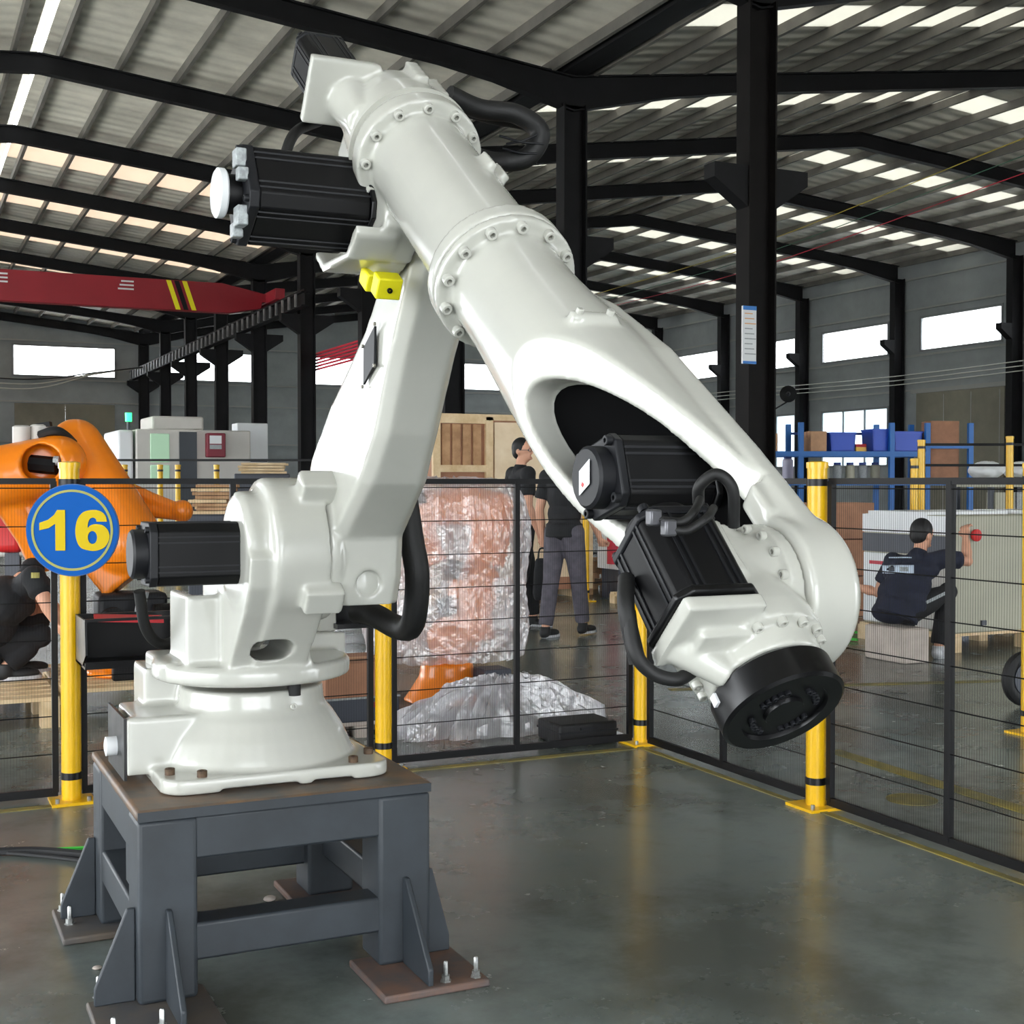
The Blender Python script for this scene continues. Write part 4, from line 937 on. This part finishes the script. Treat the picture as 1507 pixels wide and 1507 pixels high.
for k, (zz, lab) in enumerate(((0, 'bottom pallet of the pile left of the wrist motor'), (.14, 'middle pallet of the pile left of the wrist motor'), (.28, 'top pallet of the pile left of the wrist motor'))):
    pallet('pile_pallet', lab, Vector((7.66+.02*k, 14.15, zz)), 1.0, .8, 5, 'pine_dark', 'pallets piled behind the yellow post')
pallet('loose_pallet', 'single pallet on the floor below the white cabinet', Vector((7.4, 12.6, 0)), .7, .5, 4, 'pine')
# ---- right side: stool block, cabinet on a pallet
sb_ = thing('stone_block', 'pale grey block the navy shirted man sits on', 'block', (6.916, 7.70, 0))
B().box((0, 0, 0), (.24, .46, .262)).build('block', 'stone_white', sb_, bevel=.012, seg=3); B().box((.02, .02, .262), (.22, .44, .268)).build('pad', 'stone_white', sb_, bevel=.003)
cb = Vector((7.72, 8.05, 0))
pallet('cabinet_pallet', 'pine pallet under the beige control cabinet at the right', cb, 1.7, 1.15, 7, 'pine', h=.15)
ec = thing('control_cabinet', 'beige control cabinet on a pallet in front of the seated man', 'cabinet', cb+Vector((.02, .02, .15)))
B().box((0, 0, 0), (1.6, 1.08, .96)).build('body', 'machine_beige', ec, bevel=.012)
B().box((-.015, .0, .80), (0, 1.08, .955)).build('white_band', 'label_white', ec, smooth=0); B().box((-.014, .0, .63), (0, 1.08, .79)).build('dark_band', 'dark_panel', ec, smooth=0)
B().box((-.02, .72, .02), (0, 1.06, .62)).build('door', 'label_white', ec, bevel=.005); B().box((-.024, .8, .52), (-.02, .98, .55)).build('red_label', 'cable_red', ec, smooth=0); B().box((-.015, .0, .02), (0, .7, .62)).build('door', 'machine_white', ec, bevel=.005)
B().box((-.02, .3, .955), (.9, 1.0, .985)).build('top_tray', 'label_white', ec, smooth=0); B().box((1.0, .2, .955), (1.5, .8, .99)).build('top_sheet', 'label_white', ec, smooth=0)
B().lathe([(.035, 0), (.035, .02), (.05, .022), (.05, .04), (.03, .05)], (.22, 0, .80), (0, -1, 0), 20).build('stop_button', 'red_paint', ec)
for x in (.3, .9): B().box((x, -.02, .06), (x+.05, 0, .1)).build('foot_clamp', 'dark_panel', ec, smooth=0)
# ---- blue rack with bins
rk = Vector((13.0, 18.0, 0)); rack = thing('storage_rack', 'blue steel storage rack with bins, far right', 'rack', rk); rack.rotation_euler = (0, 0, -.35)
RX = [0, .72, 2.28, 2.9, 3.65]
for x in RX:
    for y in (0, .7): B().box((x-.04, y-.04, 0), (x+.04, y+.04, 2.38)).build('upright', 'rack_blue', rack, smooth=0)
for z in (.5, 1.42, 1.9):
    for y in (-.02, .7): B().box((0, y-.025, z-.09), (RX[3 if z > 1.5 else 4], y+.025, z)).build('beam', 'rack_blue', rack, smooth=0)
    B().box((0, 0, z-.02), (RX[3 if z > 1.5 else 4], .7, z)).build('deck', 'rack_deck', rack, smooth=0)
B().box((RX[3], -.045, 1.95), (RX[4], .0, 2.0)).build('guard_bar', 'rack_blue', rack, smooth=0); B().box((RX[1], .68, 2.2), (RX[3], .72, 2.24)).build('guard_bar', 'rack_deck', rack, smooth=0)
RM = Matrix.Translation(rk) @ Matrix.Rotation(-.35, 4, 'Z')
def rbox(name, label, cat, x0, x1, z0, h, m, parts):
    t = thing(name, label, cat, RM @ Vector(((x0+x1)/2, .3, z0)), -.35); w = (x1-x0)/2; parts(t, w, h, m); return t
def bin_parts(t, w, h, m):
    me = plate((0, 0, 0), (1, 0, 0), (0, 1, 0), -w, w, -.25, .25, [], .02); link('bottom', me, m, t, smooth=0)
    for s in (-1, 1): B().prism([(s*w, 0), (s*(w-.02), 0), (s*w, h), (s*(w+.02), h)], (0, -.25, 0), EX, EZ, EY, .5).build('side_wall', m, t, smooth=0); B().prism([(-w, 0), (w, 0), (w+.02, h), (-w-.02, h)], (0, s*.24-.01, 0), EX, EZ, EY, .02).build('end_wall', m, t, smooth=0)
    B().box((-w-.03, -.265, h-.03), (w+.03, .265, h)).build('rim', m, t, smooth=0)
def ctn_parts(t, w, h, m):
    B().box((-w, -.2, 0), (w, .2, h)).build('carton', m, t, bevel=.01); B().box((-w-.002, -.03, h-.1), (w+.002, .03, h+.003)).build('tape', 'cardboard', t, smooth=0)
def jar_parts(t, w, h, m):
    B().lathe([(w*.9, 0), (w, .02), (w, h*.8), (w*.7, h*.86)], (0, 0, 0), EZ, 16).build('jar_body', m, t); B().lathe([(w*.75, h*.86), (w*.75, h)], (0, 0, 0), EZ, 16).build('lid', 'rack_deck', t)
rbox('shelf_carton', 'pale carton at the left end of the blue rack', 'box', .12, .36, 1.9, .3, 'cardboard_pale', ctn_parts)
rbox('shelf_carton', 'pale carton right of the left rack upright', 'box', .92, 1.2, 1.9, .34, 'cardboard_pale', ctn_parts)
rbox('storage_bin', 'blue plastic bin left of the red and yellow pack', 'bin', 1.26, 1.66, 1.9, .32, 'bin_blue', bin_parts)
rbox('storage_bin', 'blue plastic bin in the middle of the rack, by the second upright', 'bin', 1.98, 2.24, 1.9, .38, 'bin_blue', bin_parts)
rbox('storage_bin', 'blue plastic bin right of the second upright', 'bin', 2.36, 2.82, 1.9, .34, 'bin_blue', bin_parts)
rbox('spare_pack', 'small red and yellow pack between the blue bins', 'pack', 1.74, 1.92, 1.9, .13, 'red_paint', lambda t, w, h, m: (B().box((-w, -.1, 0), (w, .1, h*.6)).build('lower_half', 'yellow_paint', t, smooth=0), B().box((-w, -.1, h*.6), (w, .1, h)).build('upper_half', m, t, smooth=0)))
rbox('shelf_carton', 'large brown carton at the right end of the rack', 'box', 3.0, 3.5, 1.42, 1.0, 'cardboard', ctn_parts)
for k, lab in enumerate(('first grey jar from the left under the bins', 'second grey jar from the left under the bins', 'third grey jar from the left under the bins', 'fourth grey jar from the left under the bins', 'fifth grey jar from the left under the bins')):
    rbox('storage_jar', lab+' of the rack', 'jar', 1.15+.22*k, 1.31+.22*k, 1.42, .3, 'label_grey' if k % 2 else 'machine_beige', jar_parts)
rbox('paint_can', 'lavender can on the shelf edge beside the left upright', 'can', .5, .68, 1.42, .42, 'lavender', jar_parts)
# far fence at the right
for (px, yb, dd, h, lab) in ((1355, 800, 15, 1.84, 'tall yellow post before the brown carton of the rack'), (1345, 790, 13.6, 1.6, 'shorter yellow post in front of the rack, behind the seated man'), (1485, 800, 15, 1.88, 'tall yellow post near the right edge'), (1210, 800, 18, 1.3, 'dim yellow post under the blue rack')):
    q = at(px, yb, dd); fence_post(q.x, q.y, lab, h)
fence_post(5.62, 5.28, 'yellow post cut by the right picture edge', 1.46)
a = at(1350, 740, 15.25); b = at(1600, 740, 15.25); ff = thing('rail_fence', 'dark rail fence behind the control cabinet', 'fence', (a.x, a.y, 0)); b = b-Vector((a.x, a.y, 0))
for z in (.1, 1.58, 1.82): B().bar((0, 0, z), (b.x, b.y, z), .03, .03).build('rail', 'fence_black', ff, smooth=0)
for t_ in (.3, .62): B().bar((b.x*t_, b.y*t_, 0), (b.x*t_, b.y*t_, 1.82), .03, .03).build('stile', 'fence_black', ff, smooth=0)
# work bench with white sacks
wbq = at(1468, 740, 17.5); bench = thing('work_bench', 'cluttered pale bench behind the tall yellow post', 'bench', (wbq.x, wbq.y, 0))
B().box((-.5, -.35, 1.32), (.8, .35, 1.38)).build('bench_top', 'machine_beige', bench, smooth=0)
for x in (-.45, .7):
    for y in (-.3, .3): B().box((x, y-.03, 0), (x+.06, y+.03, 1.32)).build('leg', 'dark_panel', bench, smooth=0)
for k in range(3): B().box((-.4+.38*k, -.36, .5), (-.06+.38*k, -.2, 1.25)).build('drawer', 'machine_beige' if k != 1 else 'label_grey', bench, smooth=0)
for k, lab in enumerate(('left white sack on the pale bench', 'right white sack on the pale bench')):
    o_ = B().ball((0, 0, .09), (.26, .2, .12)).build('white_sack', 'label_white'); o_.location = (wbq.x-.2+.62*k, wbq.y, 1.45); tag(o_, lab, 'sack', 'white sacks')
    dm = o_.modifiers.new('s', 'SUBSURF'); dm.levels = 1; tx = bpy.data.textures.new('n%d' % k, 'CLOUDS'); tx.noise_scale = .15; d2_ = o_.modifiers.new('d', 'DISPLACE'); d2_.texture = tx; d2_.strength = .08; d2_.mid_level = .5
# brown cartons behind the wrist
for k, (dx, z0, lab) in enumerate(((0, 0, 'bottom brown carton of the pile right of the wrist'), (.04, .42, 'middle brown carton of the pile right of the wrist'), (-.02, .8, 'top brown carton of the pile right of the wrist'))):
    q = at(1255, 800, 13.5); carton('brown_carton', lab, (q.x-.25+dx, q.y, z0), (q.x+.3+dx, q.y+.5, z0+(.41 if k == 0 else .37)), 'cardboard', 'brown cartons piled behind the wrist')
# floor items
for k, lab in ((0, 'upper green hose on the floor behind the wrist'), (1, 'lower green hose on the floor behind the wrist')):
    a = floor_at(1205, 930+9*k); b = floor_at(1262, 934+11*k); cable('green_hose', lab, [a+EZ*.02, (a+b)/2+EZ*.02+EY*.02, b+EZ*.02], .012, 'cable_lime')
a = floor_at(-40, 1262); cable('floor_cable', 'thick black cable on the floor left of the stand', [a+EZ*.016, floor_at(50, 1258)+EZ*.016, floor_at(135, 1264)+EZ*.016, floor_at(200, 1262)+EZ*.016], .015, 'cable_dark')
cable('floor_cable', 'thin black cable on the floor in front of the thick one', [floor_at(-40, 1256)+EZ*.012, floor_at(60, 1264)+EZ*.012, floor_at(150, 1275)+EZ*.012], .008, 'cable_dark')
cable('floor_cable', 'bright green cable on the floor left of the stand', [floor_at(75, 1254)+EZ*.008, floor_at(105, 1252)+EZ*.008, floor_at(150, 1250)+EZ*.008, floor_at(210, 1246)+EZ*.008], .007, 'cable_lime')
for (px, py, r_, lab) in ((397, 1326, .022, 'pale pebble on the floor under the stand'), (143, 1427, .014, 'small pale scrap on the floor left of the stand')):
    q = floor_at(px, py); o_ = B().ball((0, 0, r_*.4), (r_, r_*.7, r_*.45), 10, 6).build('pebble', 'stone_white'); o_.location = q; tag(o_, lab, 'pebble')
q = floor_at(908, 1088); o_ = B().prism([(-.06, 0), (.06, 0), (.04, .03), (-.02, .045)], (0, 0, 0), (1, 0, 0), (0, 0, 1), (0, 1, 0), .05).build('white_scrap', 'label_white', bevel=.006); o_.location = q; tag(o_, 'small white scrap at the fence foot near the corner post', 'scrap')
q = floor_at(1506, 1040)+EZ*.0; wh = thing('cart_wheel', 'black wheel at the right picture edge', 'wheel', q); 
tr_ = [[(math.cos(t)*(.13+.04*math.cos(p)), .035*math.sin(p), .175+math.sin(t)*(.13+.04*math.cos(p))) for p in [2*math.pi*j/10 for j in range(10)]] for t in [2*math.pi*k/28 for k in range(29)]]
bt = B().loft(tr_); bt.f = bt.f[:-2]; bt.build('tyre', 'black_rubber', wh); B().cyl((0, -.03, .175), (0, .03, .175), .1).build('hub', 'dark_panel', wh)
# wall fan
q = at(1160, 580, 56); wf = thing('wall_fan', 'small black fan high on the far wall right of the nearest column', 'fan', q)
B().lathe([(.3, -.1), (.36, -.05), (.36, .1), (.3, .14)], (0, 0, 0), (-.6, -.8, 0), 20).build('shroud', 'black_motor', wf); B().lathe([(.1, .14), (.1, .2), (.05, .24)], (0, 0, 0), (-.6, -.8, 0), 12).build('hub', 'black_motor_cap', wf); B().bar((0, 0, -.3), (-1.2, .3, -1.0), .06, .06).build('bracket', 'black_motor', wf, smooth=0)
# ================================================================== PEOPLE
mat('skin', (214, 160, 132), .55, var=.06, vscale=12); mat('hair_black', (14, 13, 14), .6); mat('lip', (176, 104, 92), .6); mat('eye_dark', (18, 16, 16), .3)
mat('shirt_black', (24, 25, 29), .85, var=.25, vscale=14, bump=.3, bscale=18); mat('shirt_navy', (27, 32, 52), .85, var=.2, vscale=12, bump=.3, bscale=18)
mat('trousers_grey', (92, 88, 98), .85, var=.2, vscale=12, bump=.3, bscale=20); mat('trousers_black', (20, 20, 24), .85, var=.2, vscale=12, bump=.3, bscale=20)
mat('shoe_white', (206, 208, 212), .6, var=.15, vscale=30); mat('shoe_black', (22, 22, 24), .6); mat('print_pale', (190, 204, 220), .7); mat('badge', (170, 160, 90), .7)
FH = Vector((math.sin(PSI), math.cos(PSI), 0))
def oball(b, c, ax, r_, n=18, m=12):
    k = B(); k.ball((0, 0, 0), 1.0, n, m); A = [Vector(a).normalized() for a in ax]
    b.add([Vector(c)+A[0]*v.x*r_[0]+A[1]*v.y*r_[1]+A[2]*v.z*r_[2] for v in k.v], k.f)
def limb(b, pts, rs, n=14):
    pts = [Vector(p) for p in pts]; b.tube(pts, rs, n)
    for p, r_ in zip(pts, rs): b.ball(p, r_, 12, 8)
def hand(b, wrist, d, palm_n, curl=.5, side=1):
    """palm plus five fingers from the wrist along d"""
    d = Vector(d).normalized(); pn = (Vector(palm_n)-d*Vector(palm_n).dot(d)).normalized(); s = d.cross(pn)*side
    c = Vector(wrist)+d*.055; oball(b, c, (s, pn, d), (.042, .017, .055)); limb(b, [wrist-d*.02, wrist+d*.03], [.026, .026])
    for k, L in enumerate((.07, .078, .074, .058)):
        q0 = Vector(wrist)+d*.095+s*(-.036+.025*k); a1 = d*math.cos(curl)+pn*math.sin(curl); a2 = d*math.cos(curl*2.2)+pn*math.sin(curl*2.2)
        limb(b, [q0, q0+a1*L*.55, q0+a1*L*.55+a2*L*.5], [.0095, .009, .008], 8)
    q0 = Vector(wrist)+d*.035-s*.03; a1 = (d*.7-s*.7+pn*.3).normalized(); limb(b, [q0, q0+a1*.04, q0+a1*.04+(d*.9+pn*.4).normalized()*.03], [.012, .011, .009], 8)
def head_shapes(b, c, f, u):
    f = f.normalized(); s = f.cross(u).normalized(); u = s.cross(f)
    oball(b, c+u*.02, (s, f, u), (.074, .092, .1)); oball(b, c-u*.045+f*.022, (s, f, u), (.056, .066, .07))
    oball(b, c+f*.094-u*.012, (s, f, u), (.014, .02, .026)); oball(b, c+f*.085-u*.07, (s, f, u), (.028, .02, .016))
    for k in (-1, 1): oball(b, c+s*k*.074-f*.008-u*.005, (s, f, u), (.01, .02, .032))
    return s, u
def person(name, label, base, J, mats, fdir, hup=EZ, glasses=False, bulk=1.0):
    """J: joint positions in the hall. The body is one continuous mesh, clothes and hair are its children"""
    t = thing(name, label, 'person', base); b = B(base); f = Vector(fdir).normalized()
    v = {k: Vector(p) for k, p in J.items() if not isinstance(p, float)}
    s, u = head_shapes(b, v['head'], Vector(J.get('face', f)), Vector(hup))
    limb(b, [v['neck']-(v['head']-v['neck'])*.4, v['neck'], v['head']-u*.05], [.06, .053, .05])
    ax = v['sr']-v['sl']; ax.normalize(); up = (v['neck']-v['pelvis']).normalized(); fr = up.cross(ax)
    mid = v['pelvis']*.45+v['neck']*.55
    if 'mid' in v: mid = v['mid']
    for q, r_ in ((v['pelvis'], (.15, .11, .11)), (v['pelvis']*.55+mid*.45, (.135, .1, .13)), (mid, (.15, .105, .15)), (mid*.45+v['neck']*.55-up*.03, (.165, .1, .1))): oball(b, q, (ax, fr, up), r_)
    for a, e, w in (('sl', 'el', 'wl'), ('sr', 'er', 'wr')):
        limb(b, [mid*.35+v['neck']*.45+v[a]*.2, v[a], v[a]*.5+v[e]*.5, v[e], v[e]*.6+v[w]*.4, v[w]], [.07, .06, .05, .041, .042, .027])
        d = v[w]-v[e]; hand(b, v[w], v.get('d'+a[1], d), J.get('pn'+a[1], f), J.get('curl', .6), 1 if a == 'sl' else -1)
    for h, k, a in (('hl', 'kl', 'al'), ('hr', 'kr', 'ar')):
        limb(b, [v['pelvis']*.5+v[h]*.5, v[h], v[h]*.5+v[k]*.5, v[k], v[k]*.65+v[a]*.35, v[a]], [.09, .088, .075, .055, .055, .036])
    body = link('body', cast(b, [], .007, 4), 'skin', t, 80)
    hb = B(base); oball(hb, v['head']+u*.034-f*.0-Vector(J.get('face', f)).normalized()*.016, (s, Vector(J.get('face', f)), u), (.083, .094, .098)); oball(hb, v['head']-u*.01-Vector(J.get('face', f)).normalized()*.045, (s, Vector(J.get('face', f)), u), (.072, .058, .07))
    ff_ = Vector(J.get('face', f)).normalized()
    cut = B(base).obox(v['head']+ff_*.125-u*.075, (s, ff_, u), (.12, .085, .125))
    link('hair', cast(hb, [cut], .007, 2), mats['hair'], t, 80)
    for k in (-1, 1):
        e = B(base); oball(e, v['head']+ff_*.082+s*k*.03+u*.008, (s, ff_, u), (.014, .008, .007)); e.build('eye', 'eye_dark', t)
    e = B(base); oball(e, v['head']+ff_*.086-u*.062, (s, ff_, u), (.022, .014, .007)); e.build('mouth', 'lip', t)
    if glasses:
        gb = B(base)
        for k in (-1, 1):
            cc_ = v['head']+ff_*.1+s*k*.033+u*.008; ring_ = [cc_+s*math.cos(a_)*.025+u*math.sin(a_)*.018 for a_ in [2*math.pi*q/16 for q in range(17)]]; gb.tube(ring_, .0025, 6)
            gb.tube([cc_+s*k*.025, v['head']+s*k*.08+u*.008], .0025, 6)
        gb.tube([v['head']+ff_*.102-s*.008+u*.01, v['head']+ff_*.102+s*.008+u*.01], .0025, 6)
        gb.build('glasses', 'dark_panel', t)
    # shirt
    g = B(base); o_ = .018
    for q, r_ in ((v['pelvis']+up*.0, (.165+o_, .125, .12)), (v['pelvis']*.55+mid*.45, (.15+o_, .115, .14)), (mid, (.16+o_, .12, .16)), (mid*.45+v['neck']*.55-up*.035, (.17+o_, .112, .095))): oball(g, q, (ax, fr, up), (r_[0]*bulk, r_[1]*bulk, r_[2]))
    g.lathe([(.17, 0), (.165, .12)], v['pelvis']-up*.07, up, 24, fr)
    limb(g, [v['neck']-up*.06, v['neck']-up*.025], [.085, .068])
    for a, e in (('sl', 'el'), ('sr', 'er')):
        n_ = v[a]*.32+v[e]*.68; limb(g, [mid*.35+v['neck']*.45+v[a]*.2, v[a], v[a]*.5+v[e]*.5], [.085, .075, .07]); g.tube([v[a]*.5+v[e]*.5, n_], [.07, .072], 14)
    sh = link('shirt', cast(g, [], .010, 5), mats['shirt'], t, 80)
    g = B(base)
    for h, k, a in (('hl', 'kl', 'al'), ('hr', 'kr', 'ar')):
        limb(g, [v['pelvis']*.5+v[h]*.5, v[h], v[h]*.5+v[k]*.5, v[k], v[k]*.6+v[a]*.4], [.11, .108, .095, .076, .072]); g.tube([v[k]*.6+v[a]*.4, v[a]*.93+v[k]*.07], [.072, .066], 14)
    oball(g, v['pelvis'], (ax, fr, up), (.165, .125, .115))
    tr2 = link('trousers', cast(g, [], .010, 5), mats['trousers'], t, 80)
    for a, key in (('al', 'fl'), ('ar', 'fr_')):
        d = Vector(J.get(key, f)); d.z = 0; d.normalize(); sd = d.cross(EZ); q = Vector((v[a].x, v[a].y, v[a].z-.08))
        g = B(base); oball(g, q+d*.1+EZ*.035, (sd, d, EZ), (.048, .1, .036)); oball(g, q-d*.005+EZ*.045, (sd, d, EZ), (.045, .065, .055)); g.tube([q+EZ*.05, q+EZ*.1], [.045, .047], 14)
        cut = B(base).box(q-Vector((.5, .5, .3)), q+Vector((.5, .5, .0)))
        so = link('shoe', cast(g, [cut], .007, 2), mats['shoe'], t, 80)
        g = B(base); out = [(q+d*(.085+.125*math.cos(a_))+sd*.05*math.sin(a_)) for a_ in [2*math.pi*k_/20 for k_ in range(20)]]; g.loft([out, [p+EZ*.02 for p in out]]); g.build('sole', mats.get('sole', 'shoe_white'), so)
    return t, sh, tr2, v, (ax, fr, up)
def stand(g, f, H, step=.0, arm=(.0, .0)):
    """standing or walking joints; step: stride forward of the left foot, arm: swing of the hands"""
    f = Vector(f).normalized(); l = EZ.cross(f); k = H/1.75; P_ = lambda a, b_, z: Vector(g)+f*a*k+l*b_*k+EZ*z*k
    lo = max(0, 1-(step/.9)**2)**.5
    return dict(head=P_(.02, 0, 1.63), neck=P_(0, 0, 1.49), pelvis=P_(0, 0, .96), sl=P_(0, .19, 1.42), sr=P_(0, -.19, 1.42),
                el=P_(arm[0]*.5-.04, .235, 1.13), er=P_(arm[1]*.5-.04, -.235, 1.13), wl=P_(arm[0]+.03, .245, .89), wr=P_(arm[1]+.03, -.245, .89),
                hl=P_(0, .09, .93), hr=P_(0, -.09, .93), kl=P_(step*.6+.03, .09, .51), kr=P_(-step*.35+.03, -.09, .51), al=P_(step, .085, .082), ar=P_(-step, -.085, .082+abs(step)*.1))
# man with glasses
f1 = _r*.86-FH*.5; q = at(766, 700, 12.4); g1 = Vector((q.x, q.y, 0))
J = stand(g1, f1*.6+FH*.5, 1.80, .16, (.0, .05)); J['face'] = f1
person('person', 'man with glasses and short black hair in a black shirt, turned right', g1, J, dict(hair='hair_black', shirt='shirt_black', trousers='trousers_black', shoe='shoe_black'), f1, glasses=True)
# man walking away with the bag
f2 = FH*.8+_r*.6; g2 = Vector((5.40, 10.38, 0))
J = stand(g2, f2, 1.76, -.17, (-.02, .16)); J['pnl'] = f2; J['curl'] = .9
_, _, _, v2, _ = person('person', 'man in black shirt and grey trousers walking away, head behind the robot arm', g2, J, dict(hair='hair_black', shirt='shirt_black', trousers='trousers_grey', shoe='shoe_black'), f2)
hb = v2['wl']-EZ*.12; bag = thing('tool_bag', 'black bag carried by the man in grey trousers', 'bag', hb-EZ*.46)
g = B(hb-EZ*.46); g.loft([[hb-EZ*z+_r*a_*w*.85+FH*b_*.035 for a_, b_ in ((-1, -1), (1, -1), (1, 1), (-1, 1))] for z, w in ((.46, .085), (.4, .1), (.2, .09), (.08, .07))]); g.build('bag_body', 'shirt_black', bag, bevel=.02, seg=3)
B(hb-EZ*.46).tube(spline([hb-EZ*.09-_r*.04, hb-EZ*.0-_r*.025, hb-EZ*.0+_r*.025, hb-EZ*.09+_r*.04], 6), .008, 8).build('handle', 'black_rubber', bag)
# seated man
f3 = (FH*.72+_r*.7).normalized(); g3 = Vector((7.03, 7.93, .268)); l3 = EZ.cross(f3)
pel = Vector((7.03, 7.90, .40)); nk = at(1354, 812, 10.22); ch = at(1331, 866, 10.17)
J = dict(head=at(1357, 787, 10.25), neck=nk, pelvis=pel, mid=ch, sl=at(1314, 826, 10.33), sr=at(1390, 822, 10.1), el=at(1292, 872, 10.42), wl=at(1262, 864, 10.5), er=at(1424, 826, 10.1), wr=at(1421, 792, 10.2),
         hl=pel+l3*.09+f3*.03, hr=pel-l3*.09+f3*.03, kl=Vector((7.03, 7.93, 0))+f3*.46+l3*.16+EZ*.52, kr=Vector((7.03, 7.93, 0))+f3*.42-l3*.22+EZ*.52, al=Vector((7.03, 7.93, 0))+f3*.36+l3*.1+EZ*.082, ar=Vector((7.03, 7.93, 0))+f3*.3-l3*.2+EZ*.082)
J['face'] = (f3+_r*.45-EZ*.25).normalized(); J['curl'] = .7
t3, sh3, tr3, v3, (ax3, fr3, up3) = person('person', 'seated man in navy shirt with pale back print, working at the beige cabinet', g3, J, dict(hair='hair_black', shirt='shirt_navy', trousers='trousers_black', shoe='shoe_white'), f3, hup=EZ, bulk=1.16)
# print on the back of the shirt and stripes on the trousers, laid on the cloth
def on_surface(o, p, d):
    dg = bpy.context.evaluated_depsgraph_get(); off = o.parent.location
    ok, loc, nrm, _ = o.ray_cast(Vector(p)-off, Vector(d).normalized())
    return (loc+off, nrm) if ok else (None, None)
def patch(o, name, m, px0, px1, py0, py1, nx, ny, parent, base, lift=.004, depth=8.0):
    rows = []; bb3 = B(base); vs = []; fs = []
    for j in range(ny+1):
        for i in range(nx+1):
            p0 = at(px0+(px1-px0)*i/nx, py0+(py1-py0)*j/ny, depth); loc, nr = on_surface(o, p0, p0-CP)
            if loc is None: return None
            vs.append(loc+nr*lift)
    for j in range(ny):
        for i in range(nx):
            a_ = j*(nx+1)+i; fs.append((a_, a_+1, a_+nx+2, a_+nx+1))
    bb3.add(vs, fs); ob_ = bb3.build(name, m, parent, smooth=60); so = ob_.modifiers.new('t', 'SOLIDIFY'); so.thickness = .002; return ob_
bpy.context.view_layer.update()
for k_ in range(8):
    if patch(sh3, 'back_print', 'print_pale', 1293+2*k_, 1345, 832, 844, 8, 3, sh3, g3): break
patch(sh3, 'print_mark', 'dark_panel', 1309, 1317, 835, 841, 2, 2, sh3, g3, .0075); patch(sh3, 'print_mark', 'label_grey', 1325, 1337, 835, 841, 2, 2, sh3, g3, .0075)
patch(sh3, 'shoulder_stripe', 'print_pale', 1308, 1342, 820, 821.5, 6, 1, sh3, g3)
tp = [tr3]
g = B(g3)
for h, k in (('hr', 'kr'),):
    a_ = v3[h]; b_ = v3[k]; sd = (-_f+EZ*.25+_r*.1).normalized(); dd = (b_-a_).normalized(); sd = (sd-dd*sd.dot(dd)).normalized()
    pts = [a_+(b_-a_)*t_+sd*(.112-.034*t_) for t_ in (.15, .35, .55, .75, .95)]; w_ = dd.cross(sd)*.012
    vs = [p+w_*e+sd*z for p in pts for e, z in ((-1, 0), (1, 0), (1, .004), (-1, .004))]; g.loft([vs[i*4:i*4+4] for i in range(5)])
g.build('side_stripe', 'label_grey', tr3, smooth=0)
# crouching man at the left
pallet('near_pallet', 'pine pallet under the crouching man at the left', Vector((-.25, 7.75, 0)), 1.08, 1.1, 7, h=.17)
f4 = (_r*.8+FH*.45).normalized(); l4 = EZ.cross(f4); g4 = Vector((.38, 8.2, .17))
sh_ = at(52, 852, 7.85); J = dict(head=at(2, 845, 7.95), neck=at(18, 842, 7.95), pelvis=at(-22, 950, 8.1), mid=at(8, 885, 8.0), sl=at(48, 838, 8.1), sr=at(50, 850, 7.78), el=at(72, 885, 8.15), er=at(66, 884, 7.72), wl=at(92, 915, 8.15), wr=at(80, 912, 7.74))
J['head'] = at(52, 892, 8.4); J['neck'] = at(38, 866, 8.15); J['face'] = (f4-EZ*.6).normalized(); pv = J['pelvis']
J.update(hl=pv+l4*.09, hr=pv-l4*.09, kl=pv+f4*.34+l4*.16+EZ*.12, kr=pv+f4*.3-l4*.16+EZ*.06, al=Vector((pv.x, pv.y, .252))+f4*.2+l4*.13, ar=Vector((pv.x, pv.y, .252))+f4*.1-l4*.15)
t4, sh4, _, v4, _ = person('person', 'crouching man in black shirt with a badge on the sleeve, left edge', g4, J, dict(hair='hair_black', shirt='shirt_black', trousers='trousers_black', shoe='shoe_black'), f4, bulk=1.3)
bpy.context.view_layer.update()
patch(sh4, 'sleeve_badge', 'badge', 46, 58, 843, 851, 4, 3, sh4, g4, depth=6.5)
